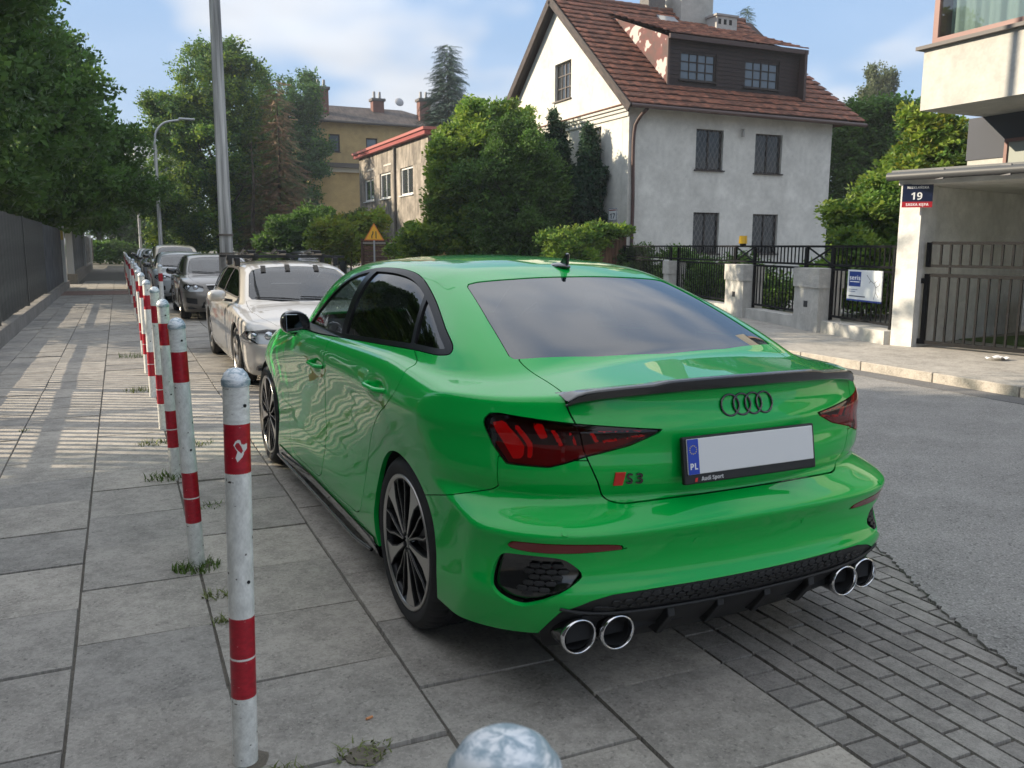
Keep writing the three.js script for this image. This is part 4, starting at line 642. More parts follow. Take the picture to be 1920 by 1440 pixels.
  const bumper = P('rear_bumper', bump, M.green, .016);
  for (const [S, y] of [[-.234, .536], [.234, .536], [-.62, .60], [.62, .60]]) part(bumper, 'parking_sensor', cyl(.0095, .0095, .006, 20).rotateX(Math.PI / 2).applyMatrix4(seat(surfRear(F, S, y), -.0015)), M.green);
  // side skirts and doors
  const skirt = take((l, y, w) => (l < .36 || l > 2.38 || Math.abs(w) < .5) ? 1 : y - (.212 + .05 * Math.max(0, .75 - l)), .0008);
  for (const s of [-1, 1]) {
    P('side_skirt', cutMesh(skirt, (l, y, w) => -w * s, 0, false)[0], M.gloss, .01, .006);
    const sk = []; for (let k = 0; k <= 20; k++) { const l = .40 + 1.95 * k / 20, a = Math.min(1, (l - .36) / .25); sk.push([s * (.885 + .018 * a), .165 - .01 * a, -l]); }
    part(car, 'skirt_blade', tube(sk, .009, 6, 40), M.carbon);
  }
  const doorF = polySD(splinePoly([[1.145, 1.10], [1.118, .99], [1.098, .90], [1.13, .80], [1.178, .66], [1.185, .53], [1.215, .40], [1.27, .30], [1.33, .262], [1.5, .25], [1.85, .25], [1.98, .262], [2.04, .33], [2.07, .45], [2.085, .65], [2.06, .85], [2.03, .94], [2.0, 1.10]], 5), 0);
  const doorR = polySD(splinePoly([[.20, 1.14], [.09, 1.06], [-.01, 1.02], [-.058, .975], [-.045, .925], [.028, .868], [.14, .815], [.255, .75], [.345, .68], [.41, .60], [.47, .47], [.515, .35], [.545, .305], [.60, .275], [.75, .262], [1.1, .25], [1.2, .25], [1.262, .262], [1.262, .30], [1.208, .40], [1.178, .53], [1.171, .66], [1.123, .80], [1.091, .90], [1.111, .99], [1.138, 1.10]], 5), 0);
  for (const s of [-1, 1]) for (const [nm, f, hl, hy] of [['front_door', doorF, 1.26, .862], ['rear_door', doorR, .20, .905]]) {
    const d = keep(take((l, y, w) => w * s < .4 || y > 1.09 ? 1 : f(l, y), .0020)), D = P(nm, d, M.green);
    const fr = surfSide(F, hl, hy, s); fr.p.x = s * (surfSide(F, hl + .16, hy, 1).p.x + surfSide(F, hl - .16, hy, 1).p.x) / 2;
    const hp = []; for (let k = 0; k <= 10; k++) { const t = k / 10 * 2 - 1; hp.push([s * (.034 * (1 - t ** 4) - .006), .006 * Math.sign(1) * t * .0, t * .118]); }
    part(D, 'door_handle', tube(hp, .0125, 10, 30).scale(1, .95, 1).translate(fr.p.x, fr.p.y, fr.p.z), M.green);
  }
  // bonnet, front bumper, lamps
  const hoodP = polySD(mirrorPts([[0, 2.56], [.4, 2.54], [.66, 2.46], [.69, 2.9], [.62, 3.3], [.5, 3.46], [0, 3.56]]), 0);
  P('bonnet', keep(take((l, y, w, nl, ny) => l < 2.3 || ny < .1 ? 1 : hoodP(w, l))), M.green);
  const hl = polySD([[.40, .66], [.40, .72], [.80, .74], [.82, .68], [.60, .62]], .008);
  const hlm = take((l, y, w) => l < 2.9 ? 1 : hl(Math.abs(w), y), .002);
  for (const s of [-1, 1]) P('headlamp', cutMesh(hlm, (l, y, w) => -w * s, 0, false)[0], M.gloss, .01);
  P('front_grille', take((l, y, w) => l < 3.1 ? 1 : polySD(mirrorPts([[0, .70], [.36, .69], [.44, .58], [.36, .36], [0, .34]]), 0)(w, y)), M.black, .012, -.01);
  P('front_bumper', keep(take((l, y, w) => l < 3.02 ? 1 : y - .66 - .02)), M.green);
  rest = cutMesh(rest, (l, y) => .205 - y, 0, false)[0];
  P('body', keep(rest), M.green, .02);
  part(car, 'inner_lining', merge(inner.map((m) => shellGeo(m, -.019))), M.matte);
  // floor and wheel housings
  part(car, 'underbody', merge([box(1.18, .02, 4.2, 0, .235, -1.38), box(1.62, .02, 2.0, 0, .225, -1.38), box(1.3, .06, .5, 0, .27, .62)]), M.matte);
  for (const al of [AL, FL]) for (const s of [-1, 1]) part(car, 'wheel_housing', new THREE.CylinderGeometry(AR + .012, AR + .012, .34, 40, 1, true, -Math.PI * .08, Math.PI * 1.16).rotateZ(Math.PI / 2).translate(s * .70, AY, -al), M.matte);
  for (const al of [AL, FL]) for (const s of [-1, 1]) part(car, 'wheel_housing_wall', new THREE.CircleGeometry(AR + .012, 32).rotateY(Math.PI / 2).translate(s * .54, AY, -al), M.matte);
  // wheels
  const wh = makeWheel(.335, .245, .258, twinSpokes);
  for (const al of [AL, FL]) for (const s of [-1, 1]) { const w = wh.clone(); w.name = 'wheel'; w.position.set(s * .768, .335, -al); if (s > 0) w.rotation.y = Math.PI; w.rotation.order = 'YXZ'; w.rotation.x = al > 1 ? .5 : .15; car.add(w); }
  // boot spoiler in carbon
  { const n = 48, pos = [], idx = [], W = .606;
    for (let i = 0; i <= n; i++) {
      const w = -W + 2 * W * i / n, q = w / W, e = Math.min(1, (1 - Math.abs(q)) / .10), step = Math.abs(q) < .52 ? 1 : Math.abs(q) < .57 ? (.57 - Math.abs(q)) / .05 : 0;
      const lr = -.910 + .345 * w * w, hgt = (.021 + .006 * step) * Math.sqrt(Math.max(.02, e));
      const yF = surfTop(F, lr + .085, w).p.y, yM = surfTop(F, lr + .05, w).p.y, yL = surfTop(F, lr + .03, w).p.y;
      const sec = [[lr + .085, yF + .0015], [lr + .07, yM + hgt * .35], [lr + .05, yM + hgt * .70], [lr + .012, yL + hgt], [lr - .010 * e, yL + hgt + .001], [lr - .013 * e, yL + hgt - .006], [lr - .009 * e, yL - .006], [lr + .004, yL - .016], [lr + .03, yL - .014]];
      for (const [l, y] of sec) pos.push(w, y, -l);
    }
    const m = 9; for (let i = 0; i < n; i++) for (let j = 0; j < m - 1; j++) { const a = i * m + j, b = a + m; idx.push(a, b, a + 1, b, b + 1, a + 1); }
    const g = new THREE.BufferGeometry(); g.setAttribute('position', new THREE.Float32BufferAttribute(pos, 3)); g.setIndex(idx); g.computeVertexNormals(); part(car, 'boot_spoiler', g, M.carbon); }
  // rings, badge and number plate
  for (let k = 0; k < 4; k++) part(lid, 'emblem_ring', new THREE.TorusGeometry(.0345, .0040, 10, 40).applyMatrix4(seat(surfRear(F, (-.072 + .048 * k) * 1.13, .951), .004)), M.gloss);
  { const m4 = seat(surfRear(F, -.462, .742), .001);
    part(lid, 'badge', extrude([[-.048, -.021], [-.018, -.021], [-.009, .021], [-.042, .021]], .004, .001).applyMatrix4(m4), std([.60, .02, .015], .35));
    part(lid, 'badge_letter', text('S', .034, .005).translate(.004, 0, 0).applyMatrix4(m4), M.gloss); part(lid, 'badge_digit', text('3', .034, .005).translate(.036, 0, 0).applyMatrix4(m4), M.gloss); }
  { const m4 = seat(surfRear(F, -.01, .805), .012), pl = part(car, 'plate_holder', rbox(.545, .150, .018, .006, 0, -.012, -.002).applyMatrix4(m4), M.black);
    part(pl, 'number_plate', rbox(.52, .112, .006, .003, 0, 0, .009).applyMatrix4(m4), std([.72, .72, .72], .45));
    part(pl, 'blue_band', box(.042, .110, .001, -.238, 0, .0128).applyMatrix4(m4), std([.01, .05, .42], .4));
    const stars = []; for (let k = 0; k < 12; k++) { const a = k / 12 * 2 * Math.PI; stars.push(cyl(.0018, .0018, .0008, 5).rotateX(Math.PI / 2).translate(-.238 + .013 * Math.cos(a), .022 + .013 * Math.sin(a), .0137)); } part(pl, 'star_ring', merge(stars).applyMatrix4(m4), std([.8, .65, .05], .5));
    part(pl, 'country_letters', text('PL', .020, .0008).translate(-.238, -.030, .0134).applyMatrix4(m4), std([.8, .8, .8], .5));
    part(pl, 'holder_text', text('Audi Sport', .0125, .001).translate(-.165, -.0735, .0075).applyMatrix4(m4), std([.6, .6, .6], .5));
    part(pl, 'holder_mark', extrude([[-.006, -.006], [.003, -.006], [.006, .006], [-.003, .006]], .001).translate(-.228, -.0735, .0075).applyMatrix4(m4), std([.6, .02, .015], .4)); }
  // diffuser honeycomb, lip and fins
  const hexSmall = extrude([[-.017, 0], [-.0095, -.0095], [.0095, -.0095], [.017, 0], [.0095, .0095], [-.0095, .0095]], .004, .0018);
  for (let r = 0; r < 3; r++) for (let c = -17; c <= 17; c++) { const S = (c + (r % 2) * .5) * .0335, y = .347 + r * .0195 - (Math.abs(S) > .5 ? 1.0 * (Math.abs(S) - .5) : 0) ; if (difP(S, y) > -.014) continue; part(diffuser, 'honeycomb_cell', hexSmall.clone().applyMatrix4(seat(surfRear(F, S, y), -.0055)), M.black); }
  { const pts = []; for (let k = -20; k <= 20; k++) { const f = surfRear(F, k / 20 * .63, .325 + .035 * (Math.abs(k) / 20) ** 8); pts.push(f.p.addScaledVector(f.n, .002).toArray()); } part(diffuser, 'diffuser_lip', tube(pts, .006, 6, 80), M.black); }
  for (const w of [-.30, -.10, .10, .30]) part(diffuser, 'diffuser_fin', extrude([[.60, .30], [.93, .315], [.935, .29], [.87, .205], [.62, .22]], .02, .004).rotateY(-Math.PI / 2).translate(w + .01, 0, 0), M.black);
  // exhaust tips
  for (const [w, l] of [[-.612, -.86], [-.487, -.885], [.487, -.885], [.612, -.86]]) {
    const lat = (p, m, n, par) => part(par, n, new THREE.LatheGeometry(p.map((q) => new THREE.Vector2(...q)), 40).rotateX(Math.PI / 2).scale(1.06, 1, 1).translate(w, .262, -l), m);
    const e = lat([[.050, -.26], [.054, -.02], [.054, .02]], M.gloss, 'exhaust_tip', car);
    lat([[.053, .006], [.0575, .010], [.0585, .022], [.055, .030], [.050, .028], [.0475, .012]], M.chrome, 'chrome_ring', e); lat([[.0485, .02], [.045, -.15], [0, -.15]], M.matte, 'exhaust_pipe', e);
  }
  // roof aerial
  { const f = surfTop(F, .42, .03), m4 = new THREE.Matrix4().makeTranslation(f.p.x, f.p.y - .004, f.p.z);
    const base = new THREE.SphereGeometry(1, 24, 12).scale(.036, .020, .082).applyMatrix4(m4); const a = part(car, 'roof_aerial', base, M.gloss);
    part(a, 'fin', extrude([[-.055, .008], [.066, .004], [.074, .058], [.060, .062], [.034, .040], [.006, .020]], .006, .005, { seg: 3 }).rotateY(-Math.PI / 2).translate(.008, 0, 0).applyMatrix4(m4), M.gloss); }
  // door mirrors
  for (const s of [-1, 1]) {
    const m = new THREE.Group(); m.name = 'door_mirror'; m.position.set(s * .872, 1.025, -1.86); car.add(m);
    const cap = new THREE.SphereGeometry(1, 28, 18); const q = cap.attributes.position;
    for (let i = 0; i < q.count; i++) { let x = q.getX(i), y = q.getY(i), z = q.getZ(i); const sq = (v, p) => Math.sign(v) * Math.abs(v) ** p; q.setXYZ(i, sq(x, .8) * .082, sq(y, .75) * .068 - Math.max(0, -x * s) * .018, z > 0 ? Math.min(z * .09, .035) : z * .088); }
    cap.computeVertexNormals(); part(m, 'mirror_cap', cap, M.carbon);
    part(m, 'mirror_glass', rbox(.13, .10, .006, .003).rotateY(-s * .30).rotateX(-.12).translate(0, -.002, .040), std([.6, .62, .65], .03, { metalness: 1 }));
    part(m, 'mirror_arm', bar([-s * .04, -.04, -.01], [-s * .14, -.07, .0], .05, .03), M.gloss);
  }
  // cabin
  const cab = (name, geo) => part(car, name, geo, M.seat);
  for (const w of [-.36, .36]) {
    cab('front_seat', merge([rbox(.50, .16, .52, .06, w, .46, -1.42), rbox(.48, .62, .14, .06).rotateX(.28).translate(w, .80, -1.10), rbox(.27, .17, .10, .045).rotateX(.2).translate(w, 1.20, -.99)]));
    cab('rear_headrest', rbox(.26, .13, .10, .04, w, 1.055, -.02));
  }
  cab('rear_bench', merge([rbox(1.25, .18, .5, .06, 0, .48, -.48), rbox(1.25, .56, .14, .06).rotateX(.35).translate(0, .78, -.08)]));
  cab('parcel_shelf', box(1.2, .02, .42, 0, .985, .18));
  cab('dashboard', merge([rbox(1.34, .20, .42, .07, 0, .90, -2.16), rbox(.24, .12, .14, .03, -.36, 1.0, -2.02)]));
  part(car, 'steering_wheel', merge([new THREE.TorusGeometry(.175, .016, 10, 36), rbox(.10, .09, .03, .015), box(.32, .03, .012)]).rotateX(-.4).translate(-.36, .92, -1.80), M.black);
  return car;
}
const tA = Date.now(); buildAudi(); console.log('saloon', Date.now() - tA);
// ---------------------------------------------------------------- bollards, weeds, litter
{
  const paint = (red) => { const W = 128, H = 256, spots = []; for (let k = 0; k < (red ? 9 : 20); k++) spots.push([rnd(), rnd(), rr(.004, .013) * (rnd() < .2 ? 2.6 : 1), rr(.5, 1.8)]); return tex(W, (u, v) => { let hit = 0; for (const [a, b, r, e] of spots) { let du = Math.abs(u - a); du = Math.min(du, 1 - du); const q = (du / r / e) ** 2 + ((v - b) * 2.2 / r * e) ** 2 + pnz(u, v, 60, 2) * 1.3; if (q < 1) hit = Math.max(hit, q < .5 ? 1 : .6); } const g = pnz(u, v, 14, 3) * .05 + pnz(u, v, 60) * .04; if (red) return hit > .5 ? [.86, .82, .79] : [.66 + g, .055 + g * .3, .145 + g * .3]; return hit ? [.20, .17, .15] : [.86 + g, .86 + g, .84 + g]; }, { m: H }); };
  const W1 = phys(0xffffff, .42, { map: paint(false), clearcoat: .25, clearcoatRoughness: .3 }), R1 = phys(0xffffff, .40, { map: paint(true), clearcoat: .25, clearcoatRoughness: .3 });
  const cap = std(0xffffff, .5, { metalness: .25, map: tex(256, (u, v) => { const q = pnz(u, v, 5, 1) * .35 + .35 * pnz(u, v, 18, 4) + .2 * pnz(u, v, 60, 2), t = Math.max(0, Math.min(1, q * 2.2 + .5)); return [.58 + .32 * t, .65 + .26 * t, .69 + .23 * t]; }) });
  const hole = std([.01, .01, .01], .9), tape = std([.75, .70, .66], .8), dirt = mm([.19, .165, .13], T.conc, .95);
  const R = .0345, Ht = 1.085;
  function bollard(label) {
    const b = thing('bollard', label, 'bollard', 'row of red and white bollards along the pavement');
    const seg = (n, y0, y1, m) => part(b, n, new THREE.CylinderGeometry(R, R, y1 - y0, 36, 1, true).translate(0, (y0 + y1) / 2, 0), m);
    seg('post', -.05, .205, W1); seg('red_band', .205, .318, R1); seg('band_seam', .318, .324, tape); seg('red_band', .324, .440, R1); seg('post', .440, .850, W1); seg('red_band', .850, .985, R1); seg('post', .985, Ht, W1);
    part(b, 'cap', new THREE.LatheGeometry([[R, 0], [R + .003, .002], [R + .003, .017], [R + .0005, .021], [R * .86, .034], [R * .55, .045], [0, .050]].map((p) => new THREE.Vector2(...p)), 36).translate(0, Ht, 0), cap);
    for (const [y, a] of [[1.035, .35], [.545, .3]]) part(b, 'bolt_hole', cyl(.0048, .0048, .004, 12).rotateX(Math.PI / 2).translate(0, 0, R).rotateY(a + .2).translate(0, y, 0), hole);
    return b;
  }
  const proto = bollard('bollard with a peeled white sticker on its upper red band, beside the green saloon');
  proto.position.set(.24, 0, -2.36); proto.rotation.z = -.020;
  { const s = []; for (let k = 0; k < 16; k++) { const a = k / 16 * Math.PI * 2, r = 1 + .35 * Math.sin(a * 3 + 1) + .2 * Math.sin(a * 5); s.push([Math.cos(a) * .42 * r, .918 + Math.sin(a) * .026 * r]); }
    const g = new THREE.ShapeGeometry(new THREE.Shape(s.map((p) => new THREE.Vector2(...p)))), p = g.attributes.position; for (let i = 0; i < p.count; i++) { const a = p.getX(i); p.setXYZ(i, Math.sin(a) * (R + .0008), p.getY(i), Math.cos(a) * (R + .0008)); } g.computeVertexNormals(); part(proto, 'sticker_remains', g.rotateY(.10), std([.72, .70, .66], .7)); }
  const names = ['red and white bollard whose rounded steel cap stands directly before the green saloon\'s boot', 0, 'red and white bollard with a grass tuft at its foot, beside the saloon\'s rear wheel', 'third red and white bollard of the row, dandelion at its foot, beside the saloon\'s door', 'fourth red and white bollard of the row, beside the saloon\'s front wheel'];
  const ordinal = 'first second third fourth fifth sixth seventh eighth ninth tenth eleventh twelfth thirteenth fourteenth fifteenth sixteenth seventeenth eighteenth nineteenth twentieth twenty-first twenty-second twenty-third twenty-fourth twenty-fifth twenty-sixth'.split(' ');
  for (let k = -1; k < 26; k++) {
    if (k === 0) continue;
    const b = proto.clone(); b.name = numbered('bollard'); b.remove(b.children.find((c) => c.name === 'sticker_remains'));
    b.userData = { label: names[k + 1] || ordinal[k] + ' bollard of the red and white row, counted from the saloon\'s boot', category: 'bollard', group: proto.userData.group };
    b.position.set(k < 0 ? .322 : .24 + (k > 3 ? rr(-.03, .03) : 0), k < 0 ? -.132 : rr(-.02, .02), k < 0 ? -.693 : -2.36 - 1.655 * k + (k > 1 ? rr(-.06, .06) : 0)); if (k < 0) b.scale.set(1.45, 1, 1.45);
    b.rotation.set(rr(-.012, .012), rr(-.4, .4), k === 1 ? .028 : rr(-.005, .02)); scene.add(b);
  }
  { const b = proto.clone(); b.remove(b.children.find((c) => c.name === 'sticker_remains')); b.name = numbered('bollard'); b.userData = { label: 'single red and white bollard standing apart at the parking bay before the taupe hatchback', category: 'bollard', group: proto.userData.group }; b.position.set(.62, 0, -15.6); b.rotation.z = .01; scene.add(b); }
  // soil collars and weeds
  const blade = (h, w, lean) => { const g = new THREE.BufferGeometry(), c = Math.cos(lean[0]) * lean[1], s = Math.sin(lean[0]) * lean[1]; g.setAttribute('position', new THREE.Float32BufferAttribute([-w, 0, 0, w, 0, 0, -w * .7 + c * .35, h * .6, s * .35, w * .7 + c * .35, h * .6, s * .35, c, h * (1 - lean[1] * 2), s], 3)); g.setIndex([0, 1, 2, 1, 3, 2, 2, 3, 4]); g.computeVertexNormals(); return g.rotateY(rnd() * 6.28); };
  const weedMats = [std([.09, .15, .025], .8), std([.16, .19, .06], .85), std([.07, .12, .02], .8)];
  const tuft = (x, z, r, n, h, mi, label) => { const gs = []; for (let k = 0; k < n; k++) { const a = rnd() * 6.28, q = Math.sqrt(rnd()) * r; gs.push(blade(h * rr(.5, 1.2), rr(.002, .005), [rnd() * 6.28, rr(.01, .05)]).translate(x + Math.cos(a) * q * 1.4, -.004, z + Math.sin(a) * q)); } const g = new THREE.Group(); g.name = numbered('weed_tuft'); g.userData = { label, category: 'weeds', group: 'weeds along the bollard row' }; const m = part(g, 'blades', merge(gs.map((q) => { q.setAttribute('uv', new THREE.Float32BufferAttribute(new Array(q.attributes.position.count * 2).fill(0), 2)); return q; })), weedMats[mi]); m.userData.kind = 'stuff'; scene.add(g); };
  tuft(.235, -3.98, .075, 150, .05, 0, 'green grass tuft at the foot of the second bollard');
  tuft(.30, -3.62, .05, 60, .03, 1, 'dry grass in the joint between second and first bollard');
  tuft(.27, -3.35, .03, 34, .03, 1, 'thin grass strand in the slab joint near the first bollard');
  tuft(.18, -5.68, .10, 110, .055, 0, 'dandelion clump at the foot of the third bollard');
  tuft(.42, -6.6, .10, 60, .035, 1, 'flat dry weeds beside the saloon\'s front door'); tuft(.14, -6.75, .09, 60, .04, 1, 'flat dry weeds on the pavement by the fourth bollard');
  tuft(.12, -9.3, .12, 80, .06, 1, 'yellowish weeds by the fifth bollard'); tuft(.10, -12.2, .14, 90, .07, 0, 'green weeds farther along the bollard row'); tuft(.36, -4.95, .08, 50, .03, 0, 'low weeds between slabs beside the saloon\'s rear door');
  tuft(.335, -2.24, .05, 60, .03, 1, 'dry weeds around the foot of the first bollard'); tuft(.56, -2.26, .06, 70, .022, 1, 'dry moss and grass in the slab joint by the first bollard'); tuft(-.765, -7.6, .03, 18, .03, 0, 'tiny weed in the slab joint on the open pavement');
  const collar = (x, z, r) => { const g = new THREE.SphereGeometry(r, 18, 6, 0, 6.283, 0, 1.2).scale(1, .12, 1), p = g.attributes.position; for (let i = 0; i < p.count; i++) p.setXYZ(i, p.getX(i) * (1 + .3 * pn(p.getX(i) * 30, p.getZ(i) * 30, x)), p.getY(i), p.getZ(i) * (1 + .3 * pn(p.getZ(i) * 25, p.getX(i) * 25, z))); g.computeVertexNormals(); return g.translate(x, -.004, z); };
  solo('soil_collar', merge([collar(.24, -2.36, .066)]), dirt, 'crumbled soil around the foot of the stickered bollard', 'soil');
  solo('soil_collar', collar(.245, -4.03, .065), dirt, 'crumbled soil around the foot of the second bollard', 'soil');
  solo('soil_collar', collar(.56, -2.262, .06).scale(1, 1, 1), dirt, 'patch of soil in the slab joint by the stickered bollard', 'soil');
  solo('cigarette_butt', merge([cyl(.004, .004, .024, 10).rotateZ(1.5)]).rotateY(.4).translate(.62, .006, -2.43), std([.62, .27, .12], .8), 'orange cigarette butt on the slab beside the stickered bollard', 'litter');
  solo('paper_scrap', (() => { const g = new THREE.PlaneGeometry(.26, .16, 8, 5).rotateX(-Math.PI / 2), p = g.attributes.position; for (let i = 0; i < p.count; i++) p.setY(i, .03 + .04 * pn(p.getX(i) * 14, p.getZ(i) * 14, 3)); g.computeVertexNormals(); return g.translate(9.6, .125, -6.95); })(), std([.8, .8, .8], .8), 'crumpled white paper lying before the black gate', 'litter');
}
// ---------------------------------------------------------------- other parked cars
function carField(c) {
  const K = { W: curve(c.W, .012), plan: curve(c.plan, .08), R: curve(c.R, .02), N: curve(c.N, .02), Tb: curve(c.Tb, .03), Tg: curve(c.Tg, .05), Gw: curve(c.Gw, .06), Gr: curve(c.Gr, .08) };
  const { belt = .88, roofY = 1.2, hw = .86 } = c;
  return (l, y, w) => {
    const q = w / (hw + .02), q2 = q * q, q8 = q2 * q2 * q2 * q2;
    const side = w - K.W(y) - K.plan(l);
    const rear = (K.R(y) + .08 * q2 + .18 * q8 - l) * .95, front = (l - K.N(y) + (c.fc || .16) * q2 + .24 * q8) * .92;
    const top = (y - K.Tb(l) + .07 * w * w) * .98;
    let b = smax(smax(smax(side, rear, .06), front, .06), top, .06); b = smax(b, .16 - y, .03);
    const t = (y - belt) / (roofY - belt), g0 = K.Gw(l), gs = (w - g0 + (g0 - K.Gr(l)) * t - .04 * t * (1 - t)) * .9, gt = (y - K.Tg(l) + .09 * w * w + .06 * w ** 4) * .9;
    return smin(b, smax(smax(gs, gt, .12), belt - .1 - y, .02), .03);
  };
}
const chromeRef = std([.72, .72, .72], .08, { metalness: 1 }), lensM = phys([.86, .88, .90], .02, { transmission: 1, thickness: 0, ior: 1.5 });
function genericCar(c) {
  const car = thing(c.name, c.label, 'car', c.group, [c.x, 0, c.z]); car.rotation.y = c.turn ?? Math.PI;
  const F = carField(c.f), f = c.f; let rest = shellMesh(F, [f.R[0][1] - .35, f.len + .12, .08, c.H + .12, f.hw + .1], c.res || .022);
  const take = (g, gap = .002) => { const [a, b] = cutMesh(rest, g, gap); rest = b; return a; };
  const P = (n, m, mat, fl = .014, off = 0, par = car) => m.idx.length ? part(par, n, shellGeo(m, off, fl), mat) : null;
  const inner = [], keep = (m) => { inner.push(m); return m; };
  for (const al of [0, f.wb]) take((l, y, w) => Math.abs(w) < .5 ? 1 : Math.hypot(l - al, y - c.wr) - c.wr - .045, 0);
  const ws = polySD(mirrorPts(c.ws), 0); P('windscreen', take((l, y, w, nl, ny) => l < 1 || ny < .15 ? 1 : ws(w, l)), M.screen, .006, -.004);
  const rwm = polySD(mirrorPts(c.rw), 0); P('rear_window', take((l, y, w, nl) => l > .2 || nl > -.2 ? 1 : rwm(w, y)), M.tint, .006, -.004);
  const dl = polySD(splinePoly(c.dlo, 5), 0); let d = take((l, y, w) => Math.abs(w) < .4 ? 1 : dl(l, y), .001);
  for (const [a, b, nm] of c.panes) for (const s of [-1, 1]) { const [p, o] = cutMesh(d, (l, y, w) => w * s < 0 ? 1 : Math.max(dl(l, y) + .018, a - l, l - b), 0); d = o; P(nm, p, M.tint, 0, -.006); }
  for (const s of [-1, 1]) P('window_trim', cutMesh(d, (l, y, w) => -w * s, 0, false)[0], M.black, .01);
  const hl = polySD(c.lamp, .006), hm = take((l, y, w) => l < f.wb ? 1 : hl(Math.abs(w), y));
  for (const s of [-1, 1]) {
    const piece = cutMesh(hm, (l, y, w) => -w * s, 0, false)[0], L = P('headlamp', piece, lensM, .02, .001); if (!L) continue;
    part(L, 'lamp_housing', shellGeo(piece, -.05), std([.72, .72, .72], .35, { metalness: .2 }));
    for (const [w, y, r] of c.bulbs) { let l = 4.5; for (let i = 0; i < 300; i++) { const q = F(l, y, w); if (q < .001) break; l -= Math.max(.001, q * .5); } part(L, 'reflector', new THREE.SphereGeometry(r, 18, 10, 0, 6.283, 0, 1.4).rotateX(Math.PI / 2).scale(1, 1, .6).rotateY(Math.PI).translate(s * w, y, -l + .06), chromeRef); part(L, 'bulb_glass', new THREE.SphereGeometry(r * .45, 14, 10).translate(s * w, y, -l + .045), lensM); }
  }
  if (c.grille) { const gp = polySD(mirrorPts(c.grille), .004), g = take((l, y, w) => l < f.wb ? 1 : gp(w, y)); P('grille', g, M.black, .02, -.016); }
  for (const v of c.intakes || []) { const gp = polySD(v, .004); P('intake', take((l, y, w) => l < f.wb ? 1 : gp(Math.abs(w), y)), M.black, .02, -.02); }
  const hood = polySD(mirrorPts(c.hood), 0); P('bonnet', keep(take((l, y, w, nl, ny) => l < 1.6 || ny < .25 ? 1 : hood(w, l))), c.paint);
  if (c.bumperY) P('front_bumper', keep(take((l, y, w) => l < f.wb + c.wr + .02 ? 1 : y - c.bumperY + .0 * w)), c.paint);
  const yb = c.beltY; for (const [a, b, nm] of c.doors) for (const s of [-1, 1]) { const dp = polySD([[a, .27], [b, .27], [b + .01, .5], [b, yb + .06], [a, yb + .06], [a + .01, .5]], .012); P(nm, keep(take((l, y, w) => w * s < .3 || y > yb + .05 ? 1 : dp(l, y))), c.paint); }
  P('body', keep(cutMesh(rest, (l, y) => .19 - y, 0, false)[0]), c.paint, .016);
  part(car, 'inner_lining', merge(inner.map((m) => shellGeo(m, -.02))), M.matte); part(car, 'underbody', box(f.hw * 1.7, .03, f.len + .6, 0, .25, -f.len / 2 + .45), M.matte);
  for (const al of [0, f.wb]) for (const s of [-1, 1]) part(car, 'wheel_housing', merge([new THREE.CylinderGeometry(c.wr + .055, c.wr + .055, .3, 24, 1, true, -.2, 3.6).rotateZ(Math.PI / 2).translate(s * (f.hw - .19), c.wr, -al), new THREE.CircleGeometry(c.wr + .055, 24).rotateY(Math.PI / 2).translate(s * (f.hw - .34), c.wr, -al)]), M.matte);
  const wh = makeWheel(c.wr, .20, c.wr - .105, plainSpokes(c.spokes || 5, c.rim || M.machined));
  for (const al of [0, f.wb]) for (const s of [-1, 1]) { const w = wh.clone(); w.name = 'wheel'; w.position.set(s * (f.hw - .115), c.wr, -al); if (s > 0) w.rotation.y = Math.PI; car.add(w); }
  for (const s of [-1, 1]) { const m = new THREE.Group(); m.name = 'door_mirror'; m.position.set(s * (f.hw + .075), c.mirror[1], -c.mirror[0]); car.add(m); const g = new THREE.SphereGeometry(1, 20, 14), q = g.attributes.position, sq = (v) => Math.sign(v) * Math.abs(v) ** .7; for (let i = 0; i < q.count; i++) q.setXYZ(i, sq(q.getX(i)) * .10, sq(q.getY(i)) * .066, q.getZ(i) > 0 ? Math.min(.03, q.getZ(i) * .08) : q.getZ(i) * .085); g.computeVertexNormals(); part(m, 'mirror_cap', g, c.mirrorMat || c.paint); part(m, 'mirror_arm', bar([-s * .05, -.04, 0], [-s * .16, -.06, .02], .05, .03), M.black); }
  if (c.plate) { const [y, l, txt] = c.plate, t = canvasTex(256, 56, (x) => { x.fillStyle = '#e6e6e2'; x.fillRect(0, 0, 256, 56); x.fillStyle = '#1d3f9a'; x.fillRect(0, 0, 24, 56); x.fillStyle = '#111'; x.font = 'bold 46px sans-serif'; x.fillText(txt, 34, 45); }); const h = part(car, 'plate_holder', rbox(.54, .13, .02, .004, 0, y, -l), M.black); part(h, 'number_plate', box(.52, .112, .004, 0, y, -l - .0125).rotateY(0), [0, 1, 2, 3, 4, 5].map(() => 0) && std(0xffffff, .45, { map: t })); h.children[0].rotation.y = 0; h.children[0].geometry = new THREE.PlaneGeometry(.52, .112).rotateY(Math.PI).translate(0, y, -l - .0125); }
  const cab = (n, g) => part(car, n, g, M.seat); for (const w of [-.34, .34]) cab('front_seat', merge([rbox(.46, .5, .14, .05, w, .66, -f.wb + 1.45), rbox(.24, .14, .09, .04, w, c.H - .28, -f.wb + 1.47)])); cab('dashboard', rbox(f.hw * 1.5, .16, .4, .05, 0, c.beltY - .16, -f.wb + .52)); cab('rear_bench', rbox(f.hw * 1.4, .5, .14, .05, 0, .68, -.1));
  part(car, 'steering_wheel', new THREE.TorusGeometry(.17, .015, 8, 28).rotateX(.4).translate(-.34, c.beltY - .08, -f.wb + .85), M.black);
